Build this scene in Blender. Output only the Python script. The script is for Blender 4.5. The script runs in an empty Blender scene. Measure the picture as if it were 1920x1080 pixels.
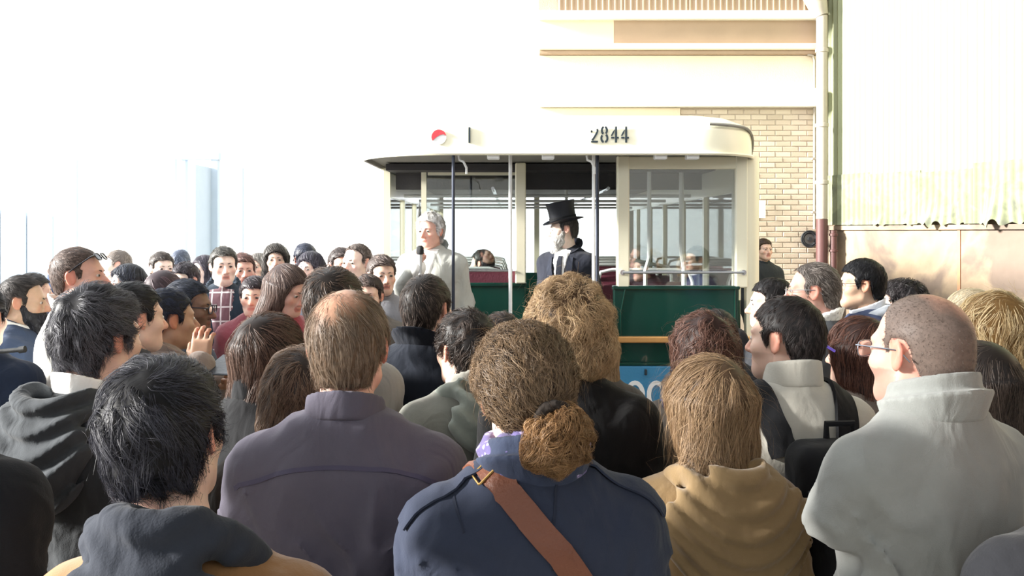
import bpy, math, random
import numpy as np
from mathutils import Matrix, Vector

# ------------------------------------------------------------------ camera, sky, sun, exposure
FPX, HORIZ, CAMZ = 1663.0, 435.0, 1.90      # focal length in pixels, horizon row, lens height
scn = bpy.context.scene
col = scn.collection
cam_d = bpy.data.cameras.new('camera')
cam = bpy.data.objects.new('camera', cam_d)
col.objects.link(cam)
cam_d.sensor_width = 36.0
cam_d.lens = 36.0 * FPX / 1920.0
cam_d.shift_y = -(540.0 - HORIZ) / 1920.0
cam_d.clip_start = 0.05
cam.location = (0, 0, CAMZ)
cam.rotation_euler = (math.radians(90), 0, 0)
scn.camera = cam

world = bpy.data.worlds.new('overcast_sky')
scn.world = world
world.use_nodes = True
bgn = world.node_tree.nodes['Background']
bgn.inputs[0].default_value = (0.93, 0.97, 1.0, 1)
bgn.inputs[1].default_value = 1.0

sun_d = bpy.data.lights.new('sun', 'SUN')
sun = bpy.data.objects.new('sun', sun_d)
col.objects.link(sun)
sun_d.energy = 6.5
sun_d.angle = math.radians(9)
sun_d.color = (1.0, 0.965, 0.91)
SUNDIR = Vector((-0.95, -0.10, 0.31)).normalized()
sun.rotation_euler = SUNDIR.to_track_quat('Z', 'Y').to_euler()
sun.location = (-8, 0, 12)

vs = scn.view_settings
vs.view_transform = 'Standard'
vs.look = 'None'
vs.exposure = 1.68
vs.gamma = 1.0
vs.use_curve_mapping = False
scn.cycles.max_bounces = 6
scn.cycles.transparent_max_bounces = 12

def at(x, y, Y):
    """world point seen at photo pixel (x, y) when it stands Y metres away"""
    return Vector(((x - 960.0) / FPX * Y, Y, CAMZ - (y - HORIZ) / FPX * Y))
def px(n, Y):
    return n * Y / FPX

# ------------------------------------------------------------------ small helpers
def lin(h):
    if isinstance(h, str):
        h = h.lstrip('#')
        c = [int(h[i:i + 2], 16) / 255 for i in (0, 2, 4)]
    else:
        c = [v / 255 for v in h]
    return tuple(v / 12.92 if v <= 0.04045 else ((v + 0.055) / 1.055) ** 2.4 for v in c)

def link(o, parent=None):
    col.objects.link(o)
    if parent is not None:
        o.parent = parent
    return o

def np_mesh(name, V, Fq, mat=None, colors=None, smooth=True):
    """V (n,3), Fq: list of (m,k) int arrays"""
    me = bpy.data.meshes.new(name)
    if not isinstance(Fq, (list, tuple)):
        Fq = [Fq]
    Fq = [np.asarray(f, dtype=np.int32) for f in Fq if len(f)]
    V = np.asarray(V, dtype=np.float32)
    me.vertices.add(len(V))
    me.vertices.foreach_set('co', V.ravel())
    nl = sum(f.size for f in Fq)
    npoly = sum(len(f) for f in Fq)
    me.loops.add(nl)
    me.polygons.add(npoly)
    me.loops.foreach_set('vertex_index', np.concatenate([f.ravel() for f in Fq]))
    tot = np.concatenate([np.full(len(f), f.shape[1], np.int32) for f in Fq])
    st = np.concatenate([[0], np.cumsum(tot)[:-1]]).astype(np.int32)
    me.polygons.foreach_set('loop_start', st)
    if smooth:
        me.polygons.foreach_set('use_smooth', np.ones(npoly, bool))
    if colors is not None:
        at_ = me.color_attributes.new('tint', 'FLOAT_COLOR', 'POINT')
        c = np.ones((len(V), 4), np.float32)
        c[:, :3] = colors
        at_.data.foreach_set('color', c.ravel())
    me.update(calc_edges=True)
    me.validate()
    if mat is not None:
        me.materials.append(mat)
    return me

def obj(name, me, parent=None, label=None, cat=None, group=None, kind=None, loc=None):
    o = bpy.data.objects.new(name, me)
    link(o, parent)
    if loc is not None:
        o.location = loc
    tag(o, label, cat, group, kind)
    return o

def tag(o, label=None, cat=None, group=None, kind=None):
    if label: o['label'] = label
    if cat: o['category'] = cat
    if group: o['group'] = group
    if kind: o['kind'] = kind
    return o

def empty(name, loc=(0, 0, 0), label=None, cat=None, group=None, kind=None, rz=0.0):
    o = bpy.data.objects.new(name, None)
    col.objects.link(o)
    o.location = loc
    o.rotation_euler = (0, 0, rz)
    o.empty_display_size = 0.1
    return tag(o, label, cat, group, kind)

class MB:
    """collects boxes, tubes, polygons into one mesh"""
    def __init__(s): s.V = []; s.F = []
    def add(s, V, Fs):
        b = len(s.V)
        s.V += [tuple(v) for v in V]
        s.F += [tuple(i + b for i in f) for f in Fs]
        return s
    def box(s, x0, x1, y0, y1, z0, z1, bev=0.0):
        if bev <= 0:
            V = [(x, y, z) for x in (x0, x1) for y in (y0, y1) for z in (z0, z1)]
            return s.add(V, [(0, 1, 3, 2), (4, 6, 7, 5), (0, 4, 5, 1), (2, 3, 7, 6), (0, 2, 6, 4), (1, 5, 7, 3)])
        b = bev
        V = []; idx = {}
        for xi, (xa, sx) in enumerate(((x0, 1), (x1, -1))):
            for yi, (ya, sy) in enumerate(((y0, 1), (y1, -1))):
                for zi, (za, sz) in enumerate(((z0, 1), (z1, -1))):
                    idx[(xi, yi, zi, 0)] = len(V); V.append((xa, ya + sy * b, za + sz * b))
                    idx[(xi, yi, zi, 1)] = len(V); V.append((xa + sx * b, ya, za + sz * b))
                    idx[(xi, yi, zi, 2)] = len(V); V.append((xa + sx * b, ya + sy * b, za))
        Fs = []
        cyc = ((0, 0), (0, 1), (1, 1), (1, 0))
        for i in (0, 1):
            Fs.append([idx[(i, a, c, 0)] for a, c in (cyc if i else cyc[::-1])])
            Fs.append([idx[(a, i, c, 1)] for a, c in (cyc[::-1] if i else cyc)])
            Fs.append([idx[(a, c, i, 2)] for a, c in (cyc if i else cyc[::-1])])
        for i in (0, 1):
            for j in (0, 1):
                q = [idx[(i, j, 0, 0)], idx[(i, j, 1, 0)], idx[(i, j, 1, 1)], idx[(i, j, 0, 1)]]
                Fs.append(q)
                q = [idx[(i, 0, j, 0)], idx[(i, 1, j, 0)], idx[(i, 1, j, 2)], idx[(i, 0, j, 2)]]
                Fs.append(q)
                q = [idx[(0, i, j, 1)], idx[(1, i, j, 1)], idx[(1, i, j, 2)], idx[(0, i, j, 2)]]
                Fs.append(q)
                for k in (0, 1):
                    Fs.append([idx[(i, j, k, 0)], idx[(i, j, k, 1)], idx[(i, j, k, 2)]])
        return s.add(V, Fs)
    def tube(s, pts, r, n=8, cap=True, closed=False):
        P = [Vector(p) for p in pts]
        m = len(P)
        rs = r if isinstance(r, (list, tuple)) else [r] * m
        rings = []
        up = None
        for i, p in enumerate(P):
            if closed:
                t = (P[(i + 1) % m] - P[i - 1]).normalized()
            else:
                t = (P[min(i + 1, m - 1)] - P[max(i - 1, 0)]).normalized()
            if up is None:
                up = Vector((0, 0, 1)) if abs(t.z) < 0.9 else Vector((1, 0, 0))
            a = t.cross(up)
            if a.length < 1e-5:
                a = t.cross(Vector((1, 0, 0)))
            a.normalize()
            b = a.cross(t).normalized()
            up = b
            rings.append([p + (a * math.cos(2 * math.pi * k / n) + b * math.sin(2 * math.pi * k / n)) * rs[i] for k in range(n)])
        V = [v for rg in rings for v in rg]
        Fs = []
        for i in range(m if closed else m - 1):
            j = (i + 1) % m
            for k in range(n):
                Fs.append((i * n + k, i * n + (k + 1) % n, j * n + (k + 1) % n, j * n + k))
        if cap and not closed:
            Fs.append(tuple(range(n))[::-1])
            Fs.append(tuple((m - 1) * n + k for k in range(n)))
        return s.add(V, Fs)
    def cyl(s, p0, p1, r, n=12): return s.tube([p0, p1], r, n)
    def lathe(s, prof, c=(0, 0, 0), n=24, ax='z'):
        V = []; Fs = []
        for (r, z) in prof:
            for k in range(n):
                a = 2 * math.pi * k / n
                q = (r * math.cos(a), r * math.sin(a), z)
                if ax == 'y': q = (q[0], z, q[1])
                if ax == 'x': q = (z, q[0], q[1])
                V.append((c[0] + q[0], c[1] + q[1], c[2] + q[2]))
        m = len(prof)
        for i in range(m - 1):
            for k in range(n):
                Fs.append((i * n + k, i * n + (k + 1) % n, (i + 1) * n + (k + 1) % n, (i + 1) * n + k))
        Fs.append(tuple(range(n))[::-1]); Fs.append(tuple((m - 1) * n + k for k in range(n)))
        return s.add(V, Fs)
    def prism(s, poly, y0, y1):
        """polygon given in (x, z), extruded along y"""
        n = len(poly)
        V = [(x, y0, z) for x, z in poly] + [(x, y1, z) for x, z in poly]
        Fs = [tuple(range(n)), tuple(range(2 * n - 1, n - 1, -1))]
        Fs += [(i, n + i, n + (i + 1) % n, (i + 1) % n) for i in range(n)]
        return s.add(V, Fs)
    def mesh(s, name, mat=None, smooth=False):
        me = bpy.data.meshes.new(name)
        me.from_pydata(s.V, [], s.F)
        me.update()
        import bmesh
        bm = bmesh.new(); bm.from_mesh(me)
        bmesh.ops.recalc_face_normals(bm, faces=bm.faces)
        bm.to_mesh(me); bm.free()
        if smooth:
            me.polygons.foreach_set('use_smooth', np.ones(len(me.polygons), bool))
            try: me.set_sharp_from_angle(angle=math.radians(40))
            except Exception: pass
        if mat is not None: me.materials.append(mat)
        return me
    def build(s, name, mat=None, parent=None, smooth=False, **kw):
        return obj(name, s.mesh(name, mat, smooth), parent, **kw)

# ------------------------------------------------------------------ materials
_mats = {}
def base_mat(name):
    m = bpy.data.materials.new(name)
    m.use_nodes = True
    nt = m.node_tree
    return m, nt, nt.nodes['Principled BSDF']

def mat_plain(name, c, rough=0.6, metal=0.0, var=0.12, scale=6.0, bump=0.15, bscale=60.0, spec=0.4, coat=0.0):
    """plain surface with soft mottling and fine relief"""
    key = name
    if key in _mats: return _mats[key]
    m, nt, b = base_mat(name)
    c = lin(c) if not (isinstance(c, tuple) and max(c) <= 1.0) else c
    tc = nt.nodes.new('ShaderNodeTexCoord')
    n1 = nt.nodes.new('ShaderNodeTexNoise'); n1.inputs['Scale'].default_value = scale; n1.inputs['Detail'].default_value = 5
    nt.links.new(tc.outputs['Object'], n1.inputs['Vector'])
    mx = nt.nodes.new('ShaderNodeMix'); mx.data_type = 'RGBA'
    mx.inputs['A'].default_value = tuple(v * (1 - var) for v in c) + (1,)
    mx.inputs['B'].default_value = tuple(min(1, v * (1 + var)) for v in c) + (1,)
    nt.links.new(n1.outputs['Fac'], mx.inputs['Factor'])
    nt.links.new(mx.outputs['Result'], b.inputs['Base Color'])
    b.inputs['Roughness'].default_value = rough
    b.inputs['Metallic'].default_value = metal
    b.inputs['Specular IOR Level'].default_value = spec
    b.inputs['Coat Weight'].default_value = coat
    if bump > 0:
        n2 = nt.nodes.new('ShaderNodeTexNoise'); n2.inputs['Scale'].default_value = bscale; n2.inputs['Detail'].default_value = 3
        nt.links.new(tc.outputs['Object'], n2.inputs['Vector'])
        bp = nt.nodes.new('ShaderNodeBump'); bp.inputs['Strength'].default_value = bump; bp.inputs['Distance'].default_value = 0.01
        nt.links.new(n2.outputs['Fac'], bp.inputs['Height'])
        nt.links.new(bp.outputs['Normal'], b.inputs['Normal'])
    _mats[key] = m
    return m

def mat_cloth(c, weave=320.0, wrinkle=9.0, wstr=0.5, rough=0.9, sheen=0.25, var=0.16, pattern=None):
    key = ('cloth', c, weave, wrinkle, wstr, rough, pattern)
    if key in _mats: return _mats[key]
    m, nt, b = base_mat('fabric')
    L = lin(c)
    tc = nt.nodes.new('ShaderNodeTexCoord')
    n1 = nt.nodes.new('ShaderNodeTexNoise'); n1.inputs['Scale'].default_value = 14; n1.inputs['Detail'].default_value = 6
    n1.inputs['Roughness'].default_value = 0.65
    nt.links.new(tc.outputs['Object'], n1.inputs['Vector'])
    mx = nt.nodes.new('ShaderNodeMix'); mx.data_type = 'RGBA'
    mx.inputs['A'].default_value = tuple(v * (1 - var) for v in L) + (1,)
    mx.inputs['B'].default_value = tuple(min(1, v * (1 + var)) for v in L) + (1,)
    nt.links.new(n1.outputs['Fac'], mx.inputs['Factor'])
    out = mx.outputs['Result']
    if pattern == 'plaid':
        sp = nt.nodes.new('ShaderNodeSeparateXYZ'); nt.links.new(tc.outputs['Object'], sp.inputs[0])
        acc = None
        for ax, per in (('X', 0.055), ('Z', 0.085)):
            mm = nt.nodes.new('ShaderNodeMath'); mm.operation = 'PINGPONG'; mm.inputs[1].default_value = per / 2
            nt.links.new(sp.outputs[ax], mm.inputs[0])
            lt = nt.nodes.new('ShaderNodeMath'); lt.operation = 'LESS_THAN'; lt.inputs[1].default_value = 0.0045
            nt.links.new(mm.outputs[0], lt.inputs[0])
            if acc is None: acc = lt
            else:
                mxx = nt.nodes.new('ShaderNodeMath'); mxx.operation = 'MAXIMUM'
                nt.links.new(acc.outputs[0], mxx.inputs[0]); nt.links.new(lt.outputs[0], mxx.inputs[1]); acc = mxx
        m2 = nt.nodes.new('ShaderNodeMix'); m2.data_type = 'RGBA'
        m2.inputs['B'].default_value = lin('c9c4c6') + (1,)
        nt.links.new(acc.outputs[0], m2.inputs['Factor']); nt.links.new(out, m2.inputs['A']); out = m2.outputs['Result']
    if pattern == 'dots':
        vo = nt.nodes.new('ShaderNodeTexVoronoi'); vo.inputs['Scale'].default_value = 70
        nt.links.new(tc.outputs['Object'], vo.inputs['Vector'])
        lt = nt.nodes.new('ShaderNodeMath'); lt.operation = 'LESS_THAN'; lt.inputs[1].default_value = 0.33
        nt.links.new(vo.outputs['Distance'], lt.inputs[0])
        m2 = nt.nodes.new('ShaderNodeMix'); m2.data_type = 'RGBA'
        m2.inputs['B'].default_value = lin('a79cc4') + (1,)
        nt.links.new(lt.outputs[0], m2.inputs['Factor']); nt.links.new(out, m2.inputs['A']); out = m2.outputs['Result']
    nt.links.new(out, b.inputs['Base Color'])
    b.inputs['Roughness'].default_value = rough
    b.inputs['Specular IOR Level'].default_value = 0.2
    b.inputs['Sheen Weight'].default_value = sheen if max(L) > .12 else sheen * .25
    b.inputs['Sheen Roughness'].default_value = 0.5
    # soft creases, then the weave
    w1 = nt.nodes.new('ShaderNodeTexNoise'); w1.inputs['Scale'].default_value = wrinkle; w1.inputs['Detail'].default_value = 2.5
    w1.inputs['Distortion'].default_value = 0.9; w1.inputs['Roughness'].default_value = 0.45
    mp = nt.nodes.new('ShaderNodeMapping'); mp.inputs['Scale'].default_value = (1.25, 1.0, 0.8)
    nt.links.new(tc.outputs['Object'], mp.inputs['Vector']); nt.links.new(mp.outputs[0], w1.inputs['Vector'])
    b1 = nt.nodes.new('ShaderNodeBump'); b1.inputs['Strength'].default_value = wstr; b1.inputs['Distance'].default_value = 0.03
    nt.links.new(w1.outputs['Fac'], b1.inputs['Height'])
    w2 = nt.nodes.new('ShaderNodeTexNoise'); w2.inputs['Scale'].default_value = weave; w2.inputs['Detail'].default_value = 1
    nt.links.new(tc.outputs['Object'], w2.inputs['Vector'])
    b2 = nt.nodes.new('ShaderNodeBump'); b2.inputs['Strength'].default_value = 0.25; b2.inputs['Distance'].default_value = 0.002
    nt.links.new(w2.outputs['Fac'], b2.inputs['Height']); nt.links.new(b1.outputs[0], b2.inputs['Normal'])
    nt.links.new(b2.outputs[0], b.inputs['Normal'])
    _mats[key] = m
    return m

def mat_skin():
    if 'skin' in _mats: return _mats['skin']
    m, nt, b = base_mat('skin')
    a = nt.nodes.new('ShaderNodeVertexColor'); a.layer_name = 'tint'
    tc = nt.nodes.new('ShaderNodeTexCoord')
    n1 = nt.nodes.new('ShaderNodeTexNoise'); n1.inputs['Scale'].default_value = 45; n1.inputs['Detail'].default_value = 4
    nt.links.new(tc.outputs['Object'], n1.inputs['Vector'])
    mr = nt.nodes.new('ShaderNodeMapRange'); mr.inputs['To Min'].default_value = 0.86; mr.inputs['To Max'].default_value = 1.12
    nt.links.new(n1.outputs['Fac'], mr.inputs['Value'])
    mu = nt.nodes.new('ShaderNodeMix'); mu.data_type = 'RGBA'; mu.blend_type = 'MULTIPLY'; mu.inputs['Factor'].default_value = 1
    nt.links.new(a.outputs['Color'], mu.inputs['A']); nt.links.new(mr.outputs['Result'], mu.inputs['B'])
    nt.links.new(mu.outputs['Result'], b.inputs['Base Color'])
    b.inputs['Roughness'].default_value = 0.5
    b.inputs['Specular IOR Level'].default_value = 0.35
    b.inputs['Subsurface Weight'].default_value = 0.25
    b.inputs['Subsurface Radius'].default_value = (1.0, 0.3, 0.15)
    b.inputs['Subsurface Scale'].default_value = 0.012
    _mats['skin'] = m
    return m

def mat_hair():
    if 'hair' in _mats: return _mats['hair']
    m, nt, b = base_mat('hair')
    a = nt.nodes.new('ShaderNodeVertexColor'); a.layer_name = 'tint'
    tc = nt.nodes.new('ShaderNodeTexCoord')
    n1 = nt.nodes.new('ShaderNodeTexNoise'); n1.inputs['Scale'].default_value = 130; n1.inputs['Detail'].default_value = 3
    nt.links.new(tc.outputs['Object'], n1.inputs['Vector'])
    mr = nt.nodes.new('ShaderNodeMapRange'); mr.inputs['To Min'].default_value = 0.65; mr.inputs['To Max'].default_value = 1.3
    nt.links.new(n1.outputs['Fac'], mr.inputs['Value'])
    mu = nt.nodes.new('ShaderNodeMix'); mu.data_type = 'RGBA'; mu.blend_type = 'MULTIPLY'; mu.inputs['Factor'].default_value = 1
    nt.links.new(a.outputs['Color'], mu.inputs['A']); nt.links.new(mr.outputs['Result'], mu.inputs['B'])
    nt.links.new(mu.outputs['Result'], b.inputs['Base Color'])
    b.inputs['Roughness'].default_value = 0.5
    b.inputs['Specular IOR Level'].default_value = 0.35
    tr = nt.nodes.new('ShaderNodeBsdfTranslucent'); nt.links.new(mu.outputs['Result'], tr.inputs['Color'])
    ms = nt.nodes.new('ShaderNodeMixShader'); ms.inputs[0].default_value = 0.22
    nt.links.new(b.outputs[0], ms.inputs[1]); nt.links.new(tr.outputs[0], ms.inputs[2])
    nt.links.new(ms.outputs[0], nt.nodes['Material Output'].inputs['Surface'])
    _mats['hair'] = m
    return m

def mat_glass(name='window_glass', tint=(0.95, 0.98, 0.97), refl=0.12):
    if name in _mats: return _mats[name]
    m, nt, b = base_mat(name)
    tr = nt.nodes.new('ShaderNodeBsdfTransparent'); tr.inputs[0].default_value = tint + (1,)
    gl = nt.nodes.new('ShaderNodeBsdfGlossy'); gl.inputs['Roughness'].default_value = 0.03
    fr = nt.nodes.new('ShaderNodeFresnel'); fr.inputs[0].default_value = 1.5
    ad = nt.nodes.new('ShaderNodeMath'); ad.operation = 'ADD'; ad.inputs[1].default_value = refl
    nt.links.new(fr.outputs[0], ad.inputs[0])
    ms = nt.nodes.new('ShaderNodeMixShader')
    nt.links.new(ad.outputs[0], ms.inputs[0]); nt.links.new(tr.outputs[0], ms.inputs[1]); nt.links.new(gl.outputs[0], ms.inputs[2])
    nt.links.new(ms.outputs[0], nt.nodes['Material Output'].inputs['Surface'])
    _mats[name] = m
    return m

# ------------------------------------------------------------------ implicit surfaces -> meshes
F4 = np.float32
def smin(a, b, k):
    h = np.clip(0.5 + 0.5 * (b - a) / k, 0, 1)
    return b + (a - b) * h - k * h * (1 - h)
def smax(a, b, k): return -smin(-a, -b, k)

def ell(c, r):
    c = np.array(c, F4); r = np.array(r, F4)
    def fn(x, y, z):
        X = (x - c[0]) / r[0]; Y = (y - c[1]) / r[1]; Z = (z - c[2]) / r[2]
        k0 = np.sqrt(X * X + Y * Y + Z * Z) + 1e-6
        k1 = np.sqrt((X / r[0]) ** 2 + (Y / r[1]) ** 2 + (Z / r[2]) ** 2) + 1e-6
        return k0 * (k0 - 1) / k1
    return fn, c - r, c + r

def rc(a, b, r1, r2):
    a = np.array(a, F4); b = np.array(b, F4); ba = b - a; bb = float(ba @ ba) + 1e-9
    def fn(x, y, z):
        X = x - a[0]; Y = y - a[1]; Z = z - a[2]
        t = np.clip((X * ba[0] + Y * ba[1] + Z * ba[2]) / bb, 0, 1)
        return np.sqrt((X - t * ba[0]) ** 2 + (Y - t * ba[1]) ** 2 + (Z - t * ba[2]) ** 2) - (r1 + (r2 - r1) * t)
    m = max(r1, r2)
    return fn, np.minimum(a, b) - m, np.maximum(a, b) + m

def box(c, h, r=0.01):
    c = np.array(c, F4); h = np.array(h, F4)
    def fn(x, y, z):
        X = np.abs(x - c[0]) - (h[0] - r); Y = np.abs(y - c[1]) - (h[1] - r); Z = np.abs(z - c[2]) - (h[2] - r)
        return np.sqrt(np.maximum(X, 0) ** 2 + np.maximum(Y, 0) ** 2 + np.maximum(Z, 0) ** 2) + np.minimum(np.maximum(X, np.maximum(Y, Z)), 0) - r
    return fn, c - h, c + h

def loft(zs, cx, cy, rx, ry, n=2.0):
    zs = np.array(zs, F4)
    cx = np.broadcast_to(np.array(cx, F4), zs.shape); cy = np.broadcast_to(np.array(cy, F4), zs.shape)
    rx = np.broadcast_to(np.array(rx, F4), zs.shape); ry = np.broadcast_to(np.array(ry, F4), zs.shape)
    def fn(x, y, z):
        z = np.asarray(z, F4)
        ax = np.interp(z, zs, rx).astype(F4); ay = np.interp(z, zs, ry).astype(F4)
        X = np.abs(x - np.interp(z, zs, cx).astype(F4)) / ax; Y = np.abs(y - np.interp(z, zs, cy).astype(F4)) / ay
        if n == 2.0: k = np.sqrt(X * X + Y * Y)
        else: k = (X ** n + Y ** n) ** (1 / n)
        d = (k - 1) * np.minimum(ax, ay)
        return np.maximum(d, np.maximum(zs[0] - z, z - zs[-1]))
    return fn, np.array([(cx - rx).min(), (cy - ry).min(), zs[0]], F4), np.array([(cx + rx).max(), (cy + ry).max(), zs[-1]], F4)

def ring(c, rx, ry, th, h, tilt=0.0, flare=0.0):
    """standing band round an ellipse: th half thickness, h half height; tilt raises the back (-y); flare widens the top"""
    c = np.array(c, F4)
    def fn(x, y, z):
        X = x - c[0]; Y = y - c[1]; Z = z - c[2] + tilt * Y
        f = 1 + flare * Z / max(h, 1e-3)
        k = np.sqrt((X / (rx * f)) ** 2 + (Y / (ry * f)) ** 2)
        d1 = np.abs((k - 1) * min(rx, ry)) - th
        d2 = np.abs(Z) - h
        return np.sqrt(np.maximum(d1 + .004, 0) ** 2 + np.maximum(d2 + .004, 0) ** 2) + np.minimum(np.maximum(d1, d2) + .004, 0) - .004
    e = 1 + abs(flare)
    q = np.array([rx * e + th, ry * e + th, h + abs(tilt) * ry * 1.2 + th], F4)
    return fn, c - q, c + q

def xf(prim, M, sc=1.0):
    """prim given in a local frame, scaled by sc and placed by 4x4 M (rigid)"""
    fn, lo, hi = prim
    M = np.array(M, F4); R = M[:3, :3]; t = M[:3, 3]
    C = np.array([[x, y, z] for x in (lo[0], hi[0]) for y in (lo[1], hi[1]) for z in (lo[2], hi[2])], F4) * sc @ R.T + t
    def f2(x, y, z):
        X = (x - t[0]) / sc; Y = (y - t[1]) / sc; Z = (z - t[2]) / sc
        return fn(R[0, 0] * X + R[1, 0] * Y + R[2, 0] * Z, R[0, 1] * X + R[1, 1] * Y + R[2, 1] * Z, R[0, 2] * X + R[1, 2] * Y + R[2, 2] * Z) * sc
    return f2, C.min(0), C.max(0)

def euler(rx=0, ry=0, rz=0, t=(0, 0, 0)):
    return np.array(Matrix.Translation(t) @ Matrix.Rotation(rz, 4, 'Z') @ Matrix.Rotation(ry, 4, 'Y') @ Matrix.Rotation(rx, 4, 'X'))

class SDF:
    BIG = 0.5
    def __init__(s): s.ops = []
    def add(s, p, k=0.02): s.ops.append(('a', p, k)); return s
    def sub(s, p, k=0.01): s.ops.append(('s', p, k)); return s
    def disp(s, fn): s.ops.append(('d', fn, 0)); return s
    def cut(s, fn, k=0.01): s.ops.append(('c', fn, k)); return s     # keep where fn < 0
    def bounds(s, pad=0.02):
        lo = np.min([o[1][1] for o in s.ops if o[0] == 'a'], 0) - pad
        hi = np.max([o[1][2] for o in s.ops if o[0] == 'a'], 0) + pad
        return lo, hi
    def eval(s, P):
        P = np.asarray(P, F4)
        d = np.full(len(P), s.BIG, F4)
        x, y, z = P[:, 0], P[:, 1], P[:, 2]
        for m, p, k in s.ops:
            if m == 'd': d = d + p(x, y, z); continue
            if m == 'c': d = smax(d, p(x, y, z), k); continue
            v = p[0](x, y, z)
            d = smin(d, v, k) if m == 'a' else smax(d, -v, k)
        return d
    def grad(s, P, e=0.003):
        g = np.stack([s.eval(P + np.eye(3, dtype=F4)[i] * e) - s.eval(P - np.eye(3, dtype=F4)[i] * e) for i in range(3)], 1)
        return g / (np.linalg.norm(g, axis=1, keepdims=True) + 1e-9)
    def grid(s, xs, ys, zs, mrg):
        D = np.full((len(xs), len(ys), len(zs)), s.BIG, F4)
        for m, p, k in s.ops:
            if m in 'dc':
                I = np.nonzero(np.abs(D) < 0.08)
                x, y, z = xs[I[0]], ys[I[1]], zs[I[2]]
                v = p(x, y, z)
                D[I] = D[I] + v if m == 'd' else smax(D[I], v, k)
                continue
            lo = p[1] - k - mrg; hi = p[2] + k + mrg
            sl = []
            for a, l, h in zip((xs, ys, zs), lo, hi):
                sl.append(slice(max(0, np.searchsorted(a, l) - 1), min(len(a), np.searchsorted(a, h) + 1)))
            if any(q.stop <= q.start for q in sl): continue
            sl = tuple(sl)
            v = p[0](xs[sl[0]][:, None, None], ys[sl[1]][None, :, None], zs[sl[2]][None, None, :])
            D[sl] = smin(D[sl], v, k) if m == 'a' else smax(D[sl], -v, k)
        return D
    def mesh(s, h=0.01, lines=None, pad=None):
        lo, hi = s.bounds(pad if pad is not None else 2 * h + 0.01)
        if lines is None:
            xs, ys, zs = [np.arange(l, u + h, h, dtype=F4) for l, u in zip(lo, hi)]
            mrg = 2 * h + 0.01
        else:
            xs, ys, zs = lines(lo, hi)
            mrg = 2 * max(np.diff(xs).max(), np.diff(ys).max(), np.diff(zs).max()) + 0.01
        return nets(s.grid(xs, ys, zs, mrg), xs, ys, zs)

def gline(lo, hi, hc, spans):
    """grid line with coarse step hc and finer steps inside spans [(a, b, h)]"""
    out = [lo]
    while out[-1] < hi:
        p = out[-1]; h = hc
        for a, b, hf in spans:
            if a - hc * 0.5 <= p < b: h = min(h, hf)
        out.append(p + h)
    return np.array(out, F4)

_CORN = np.array([[i, j, k] for i in (0, 1) for j in (0, 1) for k in (0, 1)])
_EDG = [(a, b) for a in range(8) for b in range(a + 1, 8) if np.abs(_CORN[a] - _CORN[b]).sum() == 1]
def nets(D, xs, ys, zs):
    ins = D < 0
    nx, ny, nz = D.shape
    cnt = np.zeros((nx - 1, ny - 1, nz - 1), np.int8)
    for i, j, k in _CORN:
        cnt += ins[i:nx - 1 + i, j:ny - 1 + j, k:nz - 1 + k]
    act = (cnt > 0) & (cnt < 8)
    I = np.nonzero(act)
    n = len(I[0])
    idx = np.full(act.shape, -1, np.int32); idx[I] = np.arange(n)
    val = np.stack([D[I[0] + c[0], I[1] + c[1], I[2] + c[2]] for c in _CORN], 1)
    acc = np.zeros((n, 3), F4); w = np.zeros(n, F4)
    for a, b in _EDG:
        va, vb = val[:, a], val[:, b]
        m = (va < 0) != (vb < 0)
        t = np.where(m, va / np.where(m, va - vb, 1), 0)
        p = _CORN[a][None] + t[:, None] * (_CORN[b] - _CORN[a])[None]
        acc += np.where(m[:, None], p, 0); w += m
    acc /= np.maximum(w, 1)[:, None]
    V = np.stack([g[i] + acc[:, q] * (g[i + 1] - g[i]) for q, (g, i) in enumerate(zip((xs, ys, zs), I))], 1)
    Q = []
    for ax in range(3):
        sl0 = [slice(None)] * 3; sl1 = [slice(None)] * 3
        sl0[ax] = slice(0, -1); sl1[ax] = slice(1, None)
        A = ins[tuple(sl0)]; B = ins[tuple(sl1)]
        e = A != B
        o = [(ax + 1) % 3, (ax + 2) % 3]
        for q in o:                       # skip the grid border
            b = [slice(None)] * 3; b[q] = 0; e[tuple(b)] = False; b[q] = -1; e[tuple(b)] = False
        E = np.array(np.nonzero(e)).T
        if len(E) == 0: continue
        up = A[tuple(E.T)]
        u = np.zeros(3, int); u[o[0]] = 1; v = np.zeros(3, int); v[o[1]] = 1
        f = np.stack([idx[tuple((E - u - v).T)], idx[tuple((E - v).T)], idx[tuple(E.T)], idx[tuple((E - u).T)]], 1)
        f[~up] = f[~up][:, ::-1]
        Q.append(f)
    Q = np.concatenate(Q) if Q else np.zeros((0, 4), np.int32)
    Q = Q[(Q >= 0).all(1)]
    return V.astype(F4), Q

def relax(V, Q, it=1, f=0.5):
    for _ in range(it):
        acc = np.zeros_like(V); w = np.zeros(len(V), F4)
        for a, b in ((0, 1), (1, 2), (2, 3), (3, 0)):
            np.add.at(acc, Q[:, a], V[Q[:, b]]); np.add.at(acc, Q[:, b], V[Q[:, a]])
            np.add.at(w, Q[:, a], 1); np.add.at(w, Q[:, b], 1)
        V = V * (1 - f) + f * acc / np.maximum(w, 1)[:, None]
    return V

def tf(M, V):
    M = np.asarray(M, F4)
    return V @ M[:3, :3].T + M[:3, 3]

def wob(x, y, z, f, ph=0.0):
    """cheap smooth pseudo-noise in -1..1"""
    return (np.sin(f * x * 1.0 + 1.7 * np.sin(f * 0.7 * y + ph) + ph) + np.sin(f * 0.9 * y + 1.3 * np.sin(f * 0.8 * z + 2 * ph) + 1.1)
            + np.sin(f * 1.1 * z + 1.5 * np.sin(f * 0.9 * x + 3 * ph) + 2.3)) / 3.0

# ------------------------------------------------------------------ people
rng = np.random.default_rng(7)

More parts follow.
